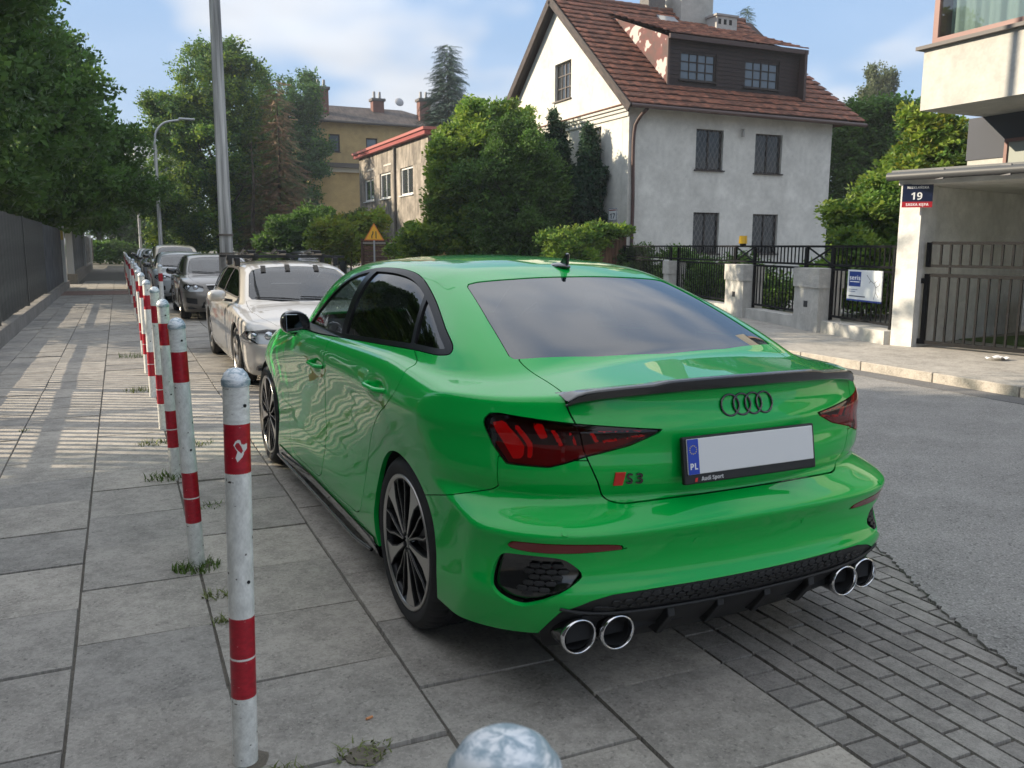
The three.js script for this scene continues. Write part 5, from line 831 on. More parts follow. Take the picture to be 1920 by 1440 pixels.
  if (c.wipers) for (const [a, b] of c.wipers) { const pt = (l, w) => { const q = surfTop(F, l, w); return [w, q.p.y + .012, -l]; }; part(car, 'wiper', tube([pt(...a), pt((a[0] + b[0]) / 2, (a[1] + b[1]) / 2), pt(...b)], .008, 6), M.black); }
  return { car, F, pt: (l, w, o = 0) => { const q = surfTop(F, l, w); return q.p.clone().addScaledVector(q.n, o); } };
}
const paintM = (c, o = {}) => phys(c, .36, { metalness: .35, clearcoat: 1, clearcoatRoughness: .03, ...o });
const planS = [[-1, -.06], [-.6, -.015], [0, 0], [1, 0], [2.4, -.005], [2.9, -.02], [3.3, -.06], [3.8, -.16]];
{ // ---- silver estate with roof rack
  const c = { name: 'parked_estate_car', label: 'silver estate car with black roof rack, parked nose towards the green saloon', x: 1.905, z: -12.18, H: 1.27, wr: .305, res: .015, beltY: .84, paint: paintM([.50, .48, .45]),
    f: { hw: .86, len: 3.70, wb: 2.74, belt: .87, roofY: 1.20, fc: .20, W: [[.1, .77], [.2, .83], [.3, .85], [.45, .856], [.6, .86], [.70, .855], [.78, .835], [.84, .80], [.90, .75], [1, .65]], plan: planS, R: [[.15, -.80], [.3, -.98], [.5, -1.02], [.7, -1.0], [.9, -.96], [1.1, -.84]], N: [[.12, 3.45], [.22, 3.62], [.32, 3.70], [.46, 3.70], [.54, 3.66], [.62, 3.60], [.70, 3.50], [.8, 3.2]], Tb: [[-1, .80], [0, .845], [2, .85], [2.4, .835], [2.8, .80], [3.2, .745], [3.45, .69], [3.7, .60]], Tg: [[-1.2, .8], [-1.02, .95], [-.9, 1.10], [-.75, 1.18], [-.3, 1.225], [.5, 1.262], [1.0, 1.265], [1.4, 1.245], [1.65, 1.20], [2.0, 1.06], [2.5, .83], [2.8, .70]], Gw: [[-1.1, .66], [-.5, .72], [.3, .755], [1.2, .755], [1.8, .73], [2.4, .69], [3, .62]], Gr: [[-1.1, .50], [-.3, .56], [.6, .59], [1.3, .585], [1.8, .55], [2.5, .48]] },
    ws: [[0, 1.62], [.38, 1.635], [.50, 1.68], [.545, 1.78], [.62, 2.26], [.60, 2.34], [.3, 2.46], [0, 2.485]], rw: [[0, 1.12], [.5, 1.11], [.58, .90], [0, .90]],
    dlo: [[2.14, .875], [1.4, .88], [.5, .89], [-.4, .90], [-.74, .91], [-.62, 1.08], [-.4, 1.155], [.4, 1.19], [1.0, 1.19], [1.4, 1.16], [1.75, 1.05], [2.05, .92]], panes: [[.98, 2.2, 'front_door_glass'], [.12, .94, 'rear_door_glass'], [-.8, .04, 'quarter_glass']],
    lamp: [[.34, .52], [.34, .615], [.62, .625], [.80, .60], [.82, .53], [.70, .50]], bulbs: [[.46, .565, .045], [.60, .567, .048], [.73, .565, .036]], grille: [[0, .605], [.26, .60], [.22, .50], [0, .49]], intakes: [[[.0, .24], [.0, .32], [.46, .32], [.50, .24]]],
    hood: [[0, 2.49], [.5, 2.42], [.66, 2.34], [.68, 2.8], [.62, 3.2], [.52, 3.46], [.3, 3.52], [0, 3.55]], bumperY: .495, doors: [[1.0, 2.08, 'front_door'], [.10, .985, 'rear_door']], mirror: [2.02, .895], plate: [.40, 3.715, ''], wipers: [[[2.46, .1], [2.34, .56]], [[2.44, -.5], [2.40, .08]]], spokes: 6, rim: std([.50, .48, .46], .35, { metalness: .8 }) };
  delete c.plate;
  const { car, F, pt } = genericCar(c);
  for (const l of [.35, 1.15]) for (const s of [-1, 1]) part(car, 'rack_foot', rbox(.07, .11, .10, .02, s * .60, 1.255, -l), M.black);
  for (const l of [.35, 1.15]) part(car, 'roof_bar', bar([-.72, 1.315, -l], [.72, 1.315, -l], .055, .03), M.black);
  for (const w of [-.42, .02, .40]) { const t = part(car, 'bike_rail', bar([w, 1.345, .75], [w, 1.345, -1.35], .05, .02), M.black); part(t, 'rail_clamp', rbox(.10, .045, .16, .015, w, 1.372, -.9), M.black); part(t, 'rail_arm', bar([w + .05, 1.35, -.4], [w + .09, 1.41, -1.05], .022, .022), M.darkMetal); }
  for (const w of [-.26, .08, .36]) { const p = [1.55, 1.63, 1.70, 1.78].map((l) => pt(l, w + (l - 1.6) * .12, .006)); const pos = [], idx = []; p.forEach((q, i) => { pos.push(q.x - .028, q.y, q.z, q.x + .028, q.y, q.z); if (i) idx.push(2 * i - 2, 2 * i - 1, 2 * i, 2 * i - 1, 2 * i + 1, 2 * i); }); const g = new THREE.BufferGeometry(); g.setAttribute('position', new THREE.Float32BufferAttribute(pos, 3)); g.setIndex(idx); g.computeVertexNormals(); part(car, 'strap', g, M.matte); }
}
const hatchF = { hw: .825, len: 3.30, wb: 2.46, belt: .86, roofY: 1.22, fc: .20, W: [[.1, .74], [.2, .80], [.3, .818], [.5, .825], [.68, .825], [.78, .81], [.86, .775], [.94, .72], [1.05, .62]], plan: planS.map(([a, b]) => [a * .9, b]), R: [[.15, -.5], [.3, -.70], [.5, -.74], [.7, -.72], [.9, -.69], [1.15, -.55]], N: [[.12, 3.0], [.2, 3.18], [.3, 3.29], [.44, 3.30], [.55, 3.27], [.66, 3.20], [.75, 3.08], [.85, 2.8]], Tb: [[-1, .84], [0, .86], [1.8, .875], [2.2, .865], [2.6, .83], [2.9, .78], [3.1, .72], [3.3, .62]], Tg: [[-.95, .75], [-.74, 1.0], [-.6, 1.15], [-.4, 1.225], [.2, 1.265], [.8, 1.275], [1.2, 1.25], [1.45, 1.20], [1.8, 1.06], [2.25, .86], [2.6, .70]], Gw: [[-.9, .62], [-.3, .70], [.3, .735], [1.2, .74], [1.8, .71], [2.3, .67], [3, .6]], Gr: [[-.9, .46], [-.3, .54], [.5, .575], [1.2, .57], [1.6, .545], [2.4, .48]] };
const hatch = (o) => ({ name: 'parked_hatchback', H: 1.28, wr: .29, res: .020, beltY: .85, f: hatchF, ws: [[0, 1.42], [.36, 1.43], [.49, 1.48], [.53, 1.58], [.60, 2.02], [.58, 2.10], [.3, 2.20], [0, 2.225]], rw: [[0, 1.16], [.45, 1.15], [.52, .90], [0, .90]],
  dlo: [[1.92, .885], [1.2, .89], [.3, .905], [-.35, .93], [-.42, 1.02], [-.25, 1.15], [.3, 1.195], [.9, 1.20], [1.25, 1.165], [1.6, 1.04], [1.85, .93]], panes: [[.82, 2.0, 'front_door_glass'], [-.1, .78, 'rear_door_glass'], [-.45, -.15, 'quarter_glass']], lamp: [[.42, .58], [.42, .66], [.55, .70], [.74, .70], [.77, .64], [.66, .57]], bulbs: [[.54, .635, .05], [.67, .64, .042]], grille: [[0, .67], [.34, .675], [.30, .57], [0, .56]], intakes: [[[0, .24], [0, .36], [.42, .37], [.46, .25]], [[.54, .33], [.54, .43], [.72, .45], [.72, .36]]],
  hood: [[0, 2.235], [.45, 2.17], [.60, 2.10], [.62, 2.5], [.56, 2.9], [.44, 3.08], [0, 3.14]], bumperY: .545, doors: [[.86, 1.86, 'front_door'], [.0, .845, 'rear_door']], mirror: [1.78, .93], wipers: [[[2.20, .1], [2.08, .52]], [[2.18, -.45], [2.14, .08]]], mirrorMat: M.gloss, ...o });
{
  const { car } = genericCar(hatch({ label: 'taupe hatchback with winged chrome badge and plate starting WPR, parked behind the silver estate', x: 1.85, z: -20.75, paint: paintM([.165, .148, .13]), plate: [.475, 3.325, 'WPR 1'] }));
  const b = part(car, 'badge', new THREE.TorusGeometry(.045, .010, 8, 24).translate(0, .715, -3.235), chromeRef); part(b, 'badge_wing', merge([bar([.03, .72, -3.24], [.12, .75, -3.22], .02, .012), bar([-.03, .72, -3.24], [-.12, .75, -3.22], .02, .012)]), chromeRef); part(car, 'grille_trim', tube([[-.36, .69, -3.20], [0, .695, -3.235], [.36, .69, -3.20]], .012, 6), chromeRef);
  genericCar(hatch({ label: 'small silver hatchback parked behind the taupe hatchback', x: 1.55, z: -26.6, res: .034, paint: paintM([.42, .45, .48]) }));
  const suv = { ...hatchF, belt: .98, roofY: 1.40, hw: .87, W: hatchF.W.map(([y, w]) => [y * 1.16, w + .045]), Tb: hatchF.Tb.map(([l, y]) => [l, y * 1.17 + .02]), Tg: hatchF.Tg.map(([l, y]) => [l * 1.02 - .02, y * 1.15]), N: hatchF.N.map(([y, l]) => [y * 1.2, l + .02]), R: hatchF.R.map(([y, l]) => [y * 1.15, l - .05]), Gw: hatchF.Gw.map(([l, w]) => [l, w + .05]), Gr: hatchF.Gr.map(([l, w]) => [l, w + .07]) };
  const sc = (p, k, dx = 0) => p.map(([a, b]) => [a + dx, b * k]);
  genericCar(hatch({ name: 'parked_off_roader', label: 'beige off-roader with round headlamps parked down the row', x: 1.75, z: -33.2, res: .034, H: 1.46, wr: .34, beltY: 1.0, f: suv, paint: paintM([.40, .33, .22]), dlo: sc(hatch({}).dlo, 1.165), lamp: [[.48, .66], [.48, .82], [.70, .82], [.72, .66]], bulbs: [[.60, .74, .09]], grille: [[0, .82], [.40, .82], [.40, .66], [0, .66]], rw: [[0, 1.34], [.5, 1.33], [.56, 1.04], [0, 1.04]], bumperY: .56, mirror: [1.78, 1.08] }));
  for (const [z, p, lb] of [[-39.5, [.30, .34, .42], 'blue-grey hatchback far down the parked row'], [-45.5, [.5, .5, .5], 'pale silver hatchback far down the parked row'], [-51.5, [.03, .035, .04], 'black hatchback far down the parked row'], [-58, [.03, .03, .04], 'last dark hatchback at the end of the parked row']]) genericCar(hatch({ label: lb, x: 1.65, z, res: .05, paint: paintM(p) }));
  genericCar(hatch({ label: 'orange hatchback parked across the street before the mesh fence', x: 7.3, z: -48, res: .034, paint: paintM([.55, .17, .08]) }));
  genericCar(hatch({ label: 'dark hatchback parked across the street beside the orange one', x: 7.3, z: -37.5, res: .034, paint: paintM([.03, .035, .045]) }));
}
// ---------------------------------------------------------------- trees and shrubs
function leafGeo(n, len, wid, spread, droop = .3, fold = .25) {   // a twig with n leaves
  const pos = [], idx = [], q = new THREE.Quaternion(), v = new THREE.Vector3();
  for (let k = 0; k < n; k++) {
    const t = (k + .5) / n, base = new THREE.Vector3(rr(-.3, .3) * spread, rr(-.3, .3) * spread, (t - .5) * spread * 1.7), az = rnd() * 6.283, e = new THREE.Euler(rr(-.9, .9) - droop, az, rr(-.8, .8)); q.setFromEuler(e);
    const L = len * rr(.7, 1.2), W = wid * rr(.7, 1.2), P = [[0, 0, 0], [W, fold * W, L * .45], [-W, fold * W, L * .45], [0, -.12 * L, L]], o = pos.length / 3;
    for (const p of P) { v.set(...p).applyQuaternion(q).add(base); pos.push(v.x, v.y, v.z); } idx.push(o, o + 1, o + 3, o, o + 3, o + 2);
  }
  const g = new THREE.BufferGeometry(); g.setAttribute('position', new THREE.Float32BufferAttribute(pos, 3)); g.setIndex(idx); g.computeVertexNormals(); return g;
}
function needleGeo(n, len) { const gs = [], pos = [], idx = []; for (let k = 0; k < n; k++) { const t = k / n, z = t * len, a = rr(-1.2, 1.2) + (k % 2) * Math.PI, L = len * .26 * (1.1 - t * .6), dx = Math.cos(a) * L, dy = Math.sin(a) * L * .5 - .04 * len, o = pos.length / 3, w = len * .012; pos.push(-w, 0, z, w, 0, z, dx, dy, z + L * .8, 0, w * 2, z); idx.push(o, o + 1, o + 2, o, o + 3, o + 2); } const g = new THREE.BufferGeometry(); g.setAttribute('position', new THREE.Float32BufferAttribute(pos, 3)); g.setIndex(idx); g.computeVertexNormals(); return g; }
const leafMat = () => phys(0xffffff, .75, { transmission: .55, thickness: 0, ior: 1.3, specularIntensity: .4 });
const LM = leafMat(), NM = std(0xffffff, .85), OM = std(0xffffff, .75), bark = mm([.11, .085, .065], T.stain, .95, T.bump2, .006), birchBark = mm([.55, .54, .52], T.stain, .8);
const twig = { big: leafGeo(18, .19, .065, .40), mid: leafGeo(18, .145, .05, .30), small: leafGeo(18, .085, .030, .20), fine: leafGeo(20, .06, .018, .17), droop: leafGeo(20, .10, .034, .34, .9), needle: needleGeo(26, .5), scale: leafGeo(20, .11, .022, .14, -.9) };
function trunkGeo(h, r, lean = 0, limbs = 5, top = .5) {
  const gs = []; const path = (pts, r0, r1) => { const c = new THREE.CatmullRomCurve3(pts.map((p) => new THREE.Vector3(...p))), n = 10, m = 7, pos = [], idx = []; const fr = c.computeFrenetFrames(n); for (let i = 0; i <= n; i++) { const p = c.getPoint(i / n), rad = r0 + (r1 - r0) * i / n; for (let j = 0; j < m; j++) { const a = j / m * 6.283; p.clone().addScaledVector(fr.normals[i], Math.cos(a) * rad).addScaledVector(fr.binormals[i], Math.sin(a) * rad).toArray(pos, pos.length); } } for (let i = 0; i < n; i++) for (let j = 0; j < m; j++) { const a = i * m + j, b = i * m + (j + 1) % m; idx.push(a, b, a + m, b, b + m, a + m); } const g = new THREE.BufferGeometry(); g.setAttribute('position', new THREE.Float32BufferAttribute(pos, 3)); g.setAttribute('uv', new THREE.Float32BufferAttribute(pos.filter((_, i) => i % 3 < 2), 2)); g.setIndex(idx); g.computeVertexNormals(); return g; };
  gs.push(path([[0, -.1, 0], [rr(-.1, .1), h * .3, rr(-.1, .1)], [lean * .5, h * .6, rr(-.2, .2)], [lean, h * .92, 0]], r, r * .12));
  for (let k = 0; k < limbs; k++) { const a = k / limbs * 6.283 + rnd(), y = h * rr(.25, .6), L = h * rr(.18, .34) * top * 2; gs.push(path([[0, y, 0], [Math.cos(a) * L * .5, y + L * .35, Math.sin(a) * L * .5], [Math.cos(a) * L, y + L * .9, Math.sin(a) * L]], r * .38, r * .05)); }
  return merge(gs);
}
// o: ell = [[x,y,z, rx,ry,rz]...] clumps relative to the base, n twigs, col = [linear colours]
function tree(o) {
  const t = thing(o.name, o.label, o.cat || 'tree', o.group, [o.x, o.y || 0, o.z]);
  if (o.trunk) part(t, 'trunk', trunkGeo(o.trunk[0], o.trunk[1], o.trunk[2] || 0, o.limbs ?? 5), o.bark || bark);
  const vol = o.ell.map((e) => (e[3] * e[4] * e[5]) ** (2 / 3)), tot = vol.reduce((a, b) => a + b, 0), mats = [], cols = [];
  const q = new THREE.Quaternion(), sc = new THREE.Vector3(), p = new THREE.Vector3(), sub = [];
  for (const e of o.ell) { const k = Math.max(5, Math.round(12 * (o.lump || 1))); for (let i = 0; i < k; i++) { const u = rr(-1, 1), a = rnd() * 6.283, s = Math.sqrt(1 - u * u), r = rr(.55, 1.14); sub.push([e[0] + e[3] * s * Math.cos(a) * r, e[1] + e[4] * u * r, e[2] + e[5] * s * Math.sin(a) * r, e[3] * rr(.22, .42), e[4] * rr(.18, .36), e[5] * rr(.22, .42), rr(.78, 1.22)]); } }
  const all = o.ell.map((e) => [...e, 1]).concat(sub), wt = all.map((e, i) => (e[3] * e[4] * e[5]) ** (2 / 3) * (i < o.ell.length ? .5 : 1.25)), wsum = wt.reduce((a, b) => a + b, 0);
  all.forEach((e, ei) => {
    const n = Math.round(o.n * wt[ei] / wsum);
    for (let i = 0; i < n; i++) {
      const u = rr(-1, 1), a = rnd() * 6.283, s = Math.sqrt(1 - u * u), r = Math.pow(rnd(), .33) * (1 + .10 * pn(u * 3 + ei, a * 2, ei)), d = [s * Math.cos(a), u, s * Math.sin(a)];
      p.set(e[0] + e[3] * d[0] * r, e[1] + e[4] * d[1] * r, e[2] + e[5] * d[2] * r); if (p.y < (o.min ?? .1)) continue;
      if (o.cull && o.cull(p.x + o.x, p.y, p.z + o.z)) continue;
      q.setFromEuler(new THREE.Euler(rr(-.7, .7) - (o.droop || 0), Math.atan2(d[0], d[2]) + rr(-.9, .9), rr(-.6, .6), 'YXZ')); const k = rr(.75, 1.25) * (o.s || 1); sc.set(k, k, k);
      mats.push(new THREE.Matrix4().compose(p, q, sc)); const c = o.col[Math.floor(rnd() * o.col.length)], b = rr(.8, 1.2) * e[6]; cols.push(new THREE.Color().setRGB(c[0] * b, c[1] * b, c[2] * b));
    }
  });
  const im = new THREE.InstancedMesh(o.twig, o.mat || LM, mats.length); mats.forEach((m, i) => { im.setMatrixAt(i, m); im.setColorAt(i, cols[i]); }); im.name = o.part || 'crown'; im.userData.kind = 'stuff'; im.castShadow = im.receiveShadow = true; t.add(im); return t;
}
function spruce(o) {
  const t = thing(o.name, o.label, 'tree', null, [o.x, 0, o.z]); part(t, 'trunk', trunkGeo(o.h, o.r || .16, 0, 0), o.bark || bark);
  const mats = [], cols = [], q = new THREE.Quaternion(), v = new THREE.Vector3(), sc = new THREE.Vector3();
  const lv = Math.round(o.h / (o.step || .38)); for (let k = 0; k < lv; k++) { const f = k / lv, y = o.y0 + (o.h - o.y0) * f, R = o.w * Math.pow(1 - f, .85) * rr(.8, 1.15) + .12, nb = Math.max(5, Math.round(9 * (1 - f * .5))); for (let b = 0; b < nb; b++) { if (rnd() < (o.gap || 0)) continue; const a = b / nb * 6.283 + k * 1.3 + rr(-.2, .2), L = R * rr(.75, 1.1), nn = Math.max(2, Math.round(L / .17 * (o.dens || 1))); for (let i = 0; i < nn; i++) { const u = (i + .4) / nn, rad = L * u; v.set(Math.cos(a) * rad + rr(-.1, .1), y - u * u * L * (o.droop || .28) + rr(-.06, .06), Math.sin(a) * rad + rr(-.1, .1)); q.setFromEuler(new THREE.Euler(rr(.0, .6), -a + Math.PI / 2 + rr(-.7, .7), rr(-.5, .5), 'YXZ')); const s = rr(.7, 1.25) * (o.s || 1); sc.set(s, s, s); mats.push(new THREE.Matrix4().compose(v, q, sc)); const c = o.col[Math.floor(rnd() * o.col.length)], m = rr(.75, 1.25); cols.push(new THREE.Color().setRGB(c[0] * m, c[1] * m, c[2] * m)); } } }
  const im = new THREE.InstancedMesh(twig.needle, NM, mats.length); mats.forEach((m, i) => { im.setMatrixAt(i, m); im.setColorAt(i, cols[i]); }); im.name = 'crown'; im.userData.kind = 'stuff'; im.castShadow = im.receiveShadow = true; t.add(im);
}
const DG = [[.10, .19, .042], [.13, .23, .05], [.085, .165, .038]], MG = [[.15, .275, .052], [.125, .245, .048], [.18, .30, .058]], YG = [[.25, .36, .055], [.30, .40, .06], [.20, .31, .05]], YY = [[.30, .31, .035], [.24, .29, .04]], BL = [[.10, .19, .075], [.12, .215, .085], [.09, .17, .068]];
// hornbeams behind the left fence
const HB = 'hornbeams behind the slat fence';
[['near hornbeam behind the slat fence whose shade falls across the green saloon', -9.0, -8.1, 9, 2.3, 1300], ['second hornbeam, rising beside the frame behind the slat fence', -4.6, -18.5, 10.5, 3.4, 5200], ['third hornbeam, its dark crown overhanging the pavement', -3.6, -24.5, 10.2, 3.6, 6200], ['fourth hornbeam, overhanging the gateway', -3.2, -31.5, 10, 3.6, 5200], ['fifth hornbeam, beyond the gateway', -3.2, -39.5, 10, 3.7, 4200], ['last hornbeam, where the fence vanishes', -3.4, -49, 10, 3.9, 3600]].forEach(([label, x, z, h, r, n], i) => tree({ name: 'hornbeam', label, group: HB, x, z, trunk: [h * .9, .17], n, twig: i > 3 || !i ? twig.big : twig.mid, s: !i ? 1.5 : i > 3 ? 1.15 : 1.05, droop: .45, col: i > 1 ? DG.concat([MG[1]]) : DG, min: i < 1 ? 3.0 : 2.0, ell: [[0, h * .62, 0, r * .8, h * .36, r * .85], [r * .28, h * .40, 0, r * .85, h * .20, r], [-.2, h * .34, .5, r * .75, h * .15, r * .8], [.1, h * .82, -.2, r * .6, h * .2, r * .6]] }));
tree({ name: 'hornbeam', label: 'unseen high-crowned hornbeam added behind the slat fence to shade the road', group: HB, x: -9.6, z: -12.2, trunk: [9.4, .17], n: 1000, twig: twig.big, s: 1.5, col: DG, min: 6.0, ell: [[0, 7.8, 0, 2.0, 1.8, 2.3], [.3, 8.8, .4, 1.5, 1.2, 1.6]] });  // out-of-view tree added so that its crown shades the road
tree({ name: 'young_maple', label: 'yellow-green young maple standing out before the dark hornbeams', x: -3.0, z: -17.2, trunk: [4.6, .05], limbs: 3, n: 620, twig: twig.mid, col: YG.concat(YY), min: 3.2, s: .95, ell: [[.4, 4.2, 0, .55, .95, .55], [.55, 5.0, 0, .35, .55, .35], [.1, 3.7, .2, .6, .5, .6]] });
// trees down the street
tree({ name: 'oak_tree', label: 'tall green oak behind the far lamp post', x: 5.4, z: -52, trunk: [10.5, .32], n: 6800, twig: twig.big, s: 1.0, col: MG.concat(BL, YG), min: 1.2, lump: 1.3, ell: [[-.4, 10.6, 0, 2.1, 2.0, 2], [1.2, 9.4, 0, 2.3, 2.2, 2.3], [-2.2, 8.0, 0, 1.9, 1.7, 1.8], [-.6, 6.2, 0, 3.1, 2.6, 2.6], [-1.8, 3.6, 0, 2.4, 2.2, 2.2], [1.4, 4.2, 0, 2.3, 2.4, 2.2], [-.2, 2.2, 0, 2.6, 1.4, 2]] });
tree({ name: 'oak_tree', label: 'second oak, rounded crown right behind the browning spruce', x: 11.6, z: -64, trunk: [11, .3], n: 3600, twig: twig.big, s: 1.3, col: BL.concat([MG[1]]), min: 2, ell: [[.3, 11.2, 0, 2.1, 2.3, 2], [-1.6, 9.4, 0, 2, 2, 2], [.8, 8.2, 0, 2.1, 2.2, 2], [-2.5, 6.2, 0, 2.6, 3, 2], [-.5, 4, 0, 3, 3, 2]] });
spruce({ name: 'dying_spruce', label: 'dying spruce with brown top before the yellow villa', x: 7.9, z: -47, h: 10.0, y0: 1.3, w: 2.0, col: [[.20, .12, .07], [.17, .115, .065], [.12, .125, .055], [.09, .115, .05], [.24, .155, .09]], gap: .16, droop: .35, dens: 1.9, s: 1.15, step: .32 });
spruce({ name: 'dying_spruce', label: 'thin half-bare spruce beside the browning one', x: 6.4, z: -46, h: 7.2, y0: .8, w: 1.2, col: [[.09, .06, .03], [.05, .065, .022], [.045, .06, .02]], gap: .4, droop: .3, s: .9 });
spruce({ name: 'blue_spruce', label: 'blue-green spruce tip rising behind the leafy garden tree', x: 18.4, z: -50, h: 13.3, y0: 5, w: 2.3, col: [[.05, .095, .07], [.06, .11, .085], [.045, .085, .06]], dens: 2.2, s: 1.35, step: .30 });
spruce({ name: 'blue_spruce', label: 'tiny distant spruce tip above the tiled roof ridge', x: 36.2, z: -45, h: 16.1, y0: 12, w: .9, col: [[.05, .095, .06]], s: .9 });
tree({ name: 'garden_shrub', label: 'dark green shrub before the yellow villa, behind the silver estate', cat: 'shrub', x: 8.2, z: -40, trunk: [2.4, .07], n: 1700, twig: twig.mid, s: 1.2, col: DG.concat([MG[0]]), ell: [[0, 1.9, 0, 1.1, 1.4, 1.1], [1.0, 1.3, 0, .9, 1.0, .9], [-1.3, 1.4, 0, 1.0, 1.3, 1]] });
tree({ name: 'garden_shrub', label: 'light green willowy bush between the villas', cat: 'shrub', x: 10.0, z: -42, trunk: [2.6, .06], n: 1100, twig: twig.small, s: 1.5, col: [[.10, .15, .045], [.13, .18, .05]], ell: [[0, 1.7, 0, 1.4, 1.2, 1.1], [.6, 2.3, 0, .8, .8, .8]] });
tree({ name: 'garden_shrub', label: 'yellow-green shrub behind the warning sign', cat: 'shrub', x: 8.5, z: -34.5, trunk: [1.8, .05], n: 1300, twig: twig.mid, s: 1.0, col: YY.concat(YG), ell: [[0, 1.7, 0, 1.2, .9, 1], [.9, 2.2, 0, .7, .6, .7], [-1.0, 1.6, 0, .8, .7, .8]] });
tree({ name: 'garden_tree', label: 'leafy light green garden tree before the concrete villa', x: 10.95, z: -27, trunk: [5.4, .14], n: 5600, twig: twig.mid, s: .95, col: MG.concat(YG, YG), min: .9, lump: 1.4, ell: [[.2, 4.9, 0, 1.2, 1.2, 1.2], [-.7, 4.2, 0, 1.0, 1.1, 1], [1.0, 4.2, 0, 1.0, 1.3, 1], [-.9, 2.9, 0, .9, 1.1, 1], [.3, 2.9, 0, 1.5, 1.6, 1.4], [-.6, 1.8, 0, 1.2, .8, 1.1], [1.6, 5.2, -.3, .6, .8, .6]] });
tree({ name: 'garden_tree', label: 'dark bushy evergreen mass between leafy tree and thujas', x: 11.55, z: -25, trunk: [4.4, .12], n: 5200, twig: twig.small, s: 1.25, col: DG.concat([MG[1], DG[0]]), min: .6, lump: 1.4, ell: [[0, 4.2, 0, 1.0, 1.2, 1], [-.5, 3.0, 0, 1.3, 1.4, 1.2], [.5, 2.6, 0, 1.3, 1.6, 1.2], [0, 1.5, 0, 1.5, 1.0, 1.2]] });
tree({ name: 'thuja', label: 'taller pointed dark thuja beside the gable wall', x: 13.35, z: -26.2, trunk: [4.8, .08], limbs: 0, n: 1700, twig: twig.scale, s: 1.4, col: [[.030, .075, .032], [.04, .09, .036]], min: .3, ell: [[0, 2.4, 0, .72, 2.1, .7], [0, 4.1, 0, .42, 1.3, .42], [0, 5.1, 0, .18, .7, .18]] });
tree({ name: 'thuja', label: 'shorter pointed dark thuja closest to the gable window', x: 13.75, z: -24.6, trunk: [4.2, .08], limbs: 0, n: 1500, twig: twig.scale, s: 1.4, col: [[.028, .072, .034], [.036, .082, .036]], min: .3, ell: [[0, 2.2, 0, .62, 1.9, .6], [0, 3.7, 0, .38, 1.2, .38], [0, 4.6, 0, .16, .6, .16]] });
tree({ name: 'climbing_vine', label: 'green creeper spilling over the fence beside the wooden gate', cat: 'plant', x: 11.45, z: -21.4, n: 900, part: 'foliage', twig: twig.mid, s: .7, col: YG.concat(MG), min: .3, ell: [[0, 1.35, 0, .8, .65, .4], [.8, 1.75, 0, .5, .28, .3], [1.5, 1.85, 0, .5, .16, .25]] });
tree({ name: 'climbing_vine', label: 'bright creeper hanging over the wooden fence by the sign', cat: 'plant', x: 9.0, z: -28, n: 800, part: 'foliage', twig: twig.mid, s: .75, col: YG.concat(MG), min: .3, ell: [[0, 1.2, 0, .75, .85, .5], [.6, 1.5, 0, .5, .5, .4]] });
tree({ name: 'climbing_vine', label: 'dark creeper at the house corner below the downpipe', cat: 'plant', x: 13.75, z: -21.2, n: 500, part: 'foliage', twig: twig.mid, s: .65, col: DG, min: .2, ell: [[0, .8, 0, .55, .75, .4]] });
tree({ name: 'garden_tree', label: 'broad dark tree against the right end of the tiled house', x: 25.6, z: -24.5, trunk: [6.5, .2], n: 5600, twig: twig.big, s: .95, col: DG.concat([MG[1]]), min: .4, lump: 1.5, ell: [[.3, 5.6, 0, 1.5, 1.4, 1.5], [-.9, 4.2, 0, 1.6, 1.5, 1.5], [1.2, 4.2, 0, 1.7, 1.7, 1.5], [-1.2, 2.2, 0, 1.7, 1.5, 1.5], [1.0, 2.0, 0, 1.9, 1.7, 1.5]] });
tree({ name: 'birch_tree', label: 'pale distant birch top above the dark tree', x: 46.5, z: -44, trunk: [13, .2, 0], limbs: 4, bark: birchBark, n: 2300, twig: twig.small, s: 2.0, droop: .9, col: [[.12, .15, .07], [.15, .18, .09]], min: 4, ell: [[0, 11.5, 0, 1.1, 2.1, 1], [.6, 9, 0, 1.9, 2, 1.5], [1.8, 8, 0, 1.5, 1.6, 1.2]] });
tree({ name: 'garden_shrub', label: 'light leafy shrub climbing behind the seris sign', cat: 'shrub', x: 13.3, z: -12.6, trunk: [2.4, .05], n: 2000, twig: twig.mid, s: .72, col: YG.concat(MG, [MG[0]]), min: .2, ell: [[0, 1.7, 0, .75, .95, .7], [.35, 2.4, 0, .45, .5, .4], [-.7, .9, .5, .8, .7, .6], [.3, .8, 0, .9, .7, .8]] });
tree({ name: 'garden_shrub', label: 'dark hedge plant low behind the railing pillars', cat: 'shrub', x: 12.6, z: -15.2, n: 1600, trunk: [.9, .04], twig: twig.small, s: 1.1, col: DG.concat(MG), min: .1, ell: [[0, .6, 0, .6, .55, 1.6], [.4, .7, -2.4, .6, .6, 1.6]] });
tree({ name: 'garden_shrub', label: 'sunlit yellow-green shrub above the carport roof', cat: 'shrub', x: 16.6, z: -14.2, trunk: [3.4, .07], n: 2100, twig: twig.mid, s: .85, col: YG.concat(YY, MG), min: .5, ell: [[.3, 3.55, 0, .85, .8, .9], [-.5, 2.9, 0, .6, .7, .8], [1.1, 3.2, 0, .8, .8, .8]] });
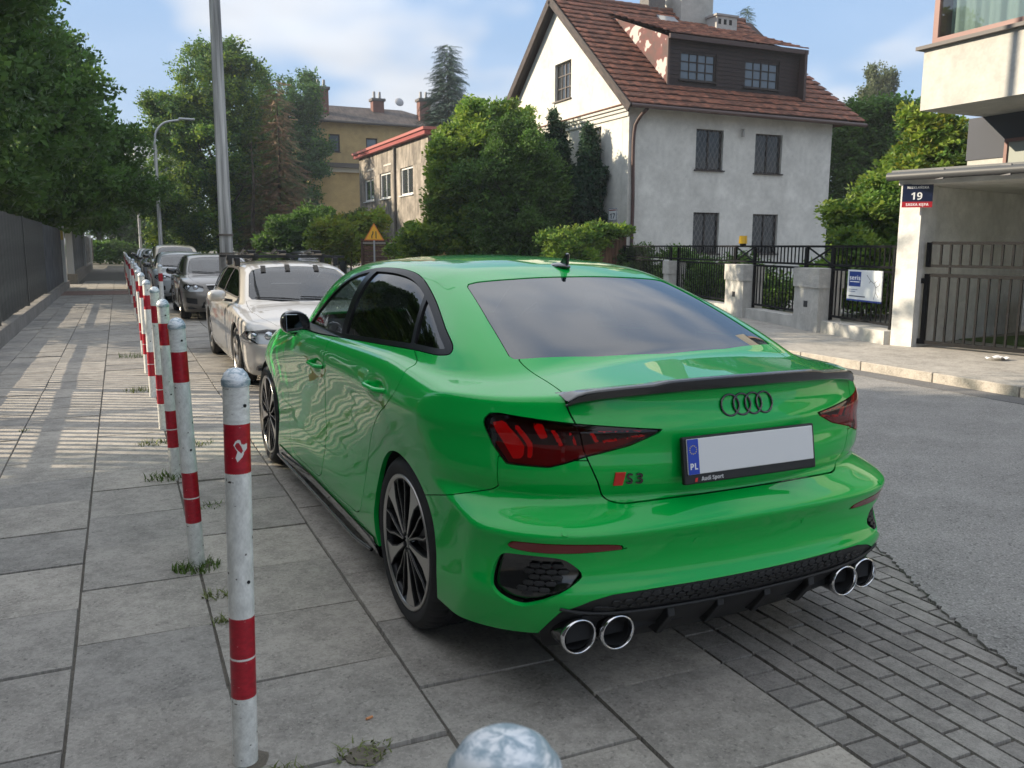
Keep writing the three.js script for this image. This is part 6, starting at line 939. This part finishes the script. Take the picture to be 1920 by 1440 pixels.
// dark greenery closing the street, then unseen trees and shrubs added for the saloon's reflections
tree({ name: 'street_end_tree', label: 'dark tree closing the far end of the pavement', x: -1.5, z: -78, trunk: [8, .25], n: 1500, twig: twig.big, s: 1.9, col: DG, min: 1.2, ell: [[0, 5, 0, 4, 4, 3], [3, 4, 0, 3, 3, 2]] });
tree({ name: 'hedge', label: 'clipped green hedge at the far end of the pavement', cat: 'hedge', x: -.5, z: -74, n: 700, part: 'foliage', twig: twig.mid, s: 1.6, col: MG, min: .1, ell: [[0, .8, 0, 3.5, .8, .8]] });
for (const [x, z, h, r] of [[-27, -4, 8.6, 4.6], [-28, -13, 9.2, 5], [-27, -22, 9.4, 5], [-28, -32, 9.6, 5.2], [-26, -42, 9.6, 5]]) tree({ name: 'added_backdrop_tree', label: 'unseen broad tree added far back to fill the saloon reflections', group: 'unseen trees added far back for the saloon reflections', x, z, trunk: [h * .8, .25], n: 800, mat: OM, twig: twig.big, s: 2.6, col: DG.concat(MG), min: 1, ell: [[0, h * .58, 0, r * .8, h * .40, r], [0, h * .3, 0, r * .7, h * .28, r * .95]] });  // added out of view, kept below the sun, to darken the side glass reflections
for (const [z, h] of [[-5, 3.6], [-10.5, 3.4], [-16, 3.7], [-22, 3.8], [-28.5, 3.6]]) tree({ name: 'added_garden_hedge', label: 'unseen tall shrub added behind the slat fence for the saloon reflections', cat: 'shrub', group: 'unseen shrubs added for the saloon reflections', x: -13, z, trunk: [2.2, .08], n: 380, mat: OM, twig: twig.big, s: 2.0, col: DG.concat(MG), min: .1, ell: [[0, h * .5, 0, 1.4, h * .5, 3.0]] });  // added out of view, only to be mirrored in the saloon's side
// limes behind the photographer: their crowns are mirrored in the saloon's flank and bumper
[['lime tree behind the board fence, mirrored in the saloon\'s rear flank', -5.2, 1.2, 8.5, 2.9, 1700], ['lime tree farther back behind the board fence, mirrored in the saloon\'s bumper', -4.6, 7.5, 9, 3.2, 1400], ['lime tree beside the board fence, mirrored in the saloon\'s roof rail', -7.4, -3.4, 9, 2.6, 1200]].forEach(([label, x, z, h, r, n]) => tree({ name: 'lime_tree', label, x, z, trunk: [h * .9, .2], n, mat: OM, twig: twig.big, s: 1.45, col: DG, min: 2.6, ell: [[0, h * .62, 0, r * .8, h * .30, r * .9], [r * .4, h * .46, 0, r * .8, h * .2, r], [0, h * .86, 0, r * .5, h * .14, r * .5]] }));
scene.fog = new THREE.FogExp2(new THREE.Color().setRGB(.80, .86, .92), .0009);
scene.traverse((o) => { if (o.isMesh) { o.castShadow = true; o.receiveShadow = true; } });
renderer.render(scene, camera);
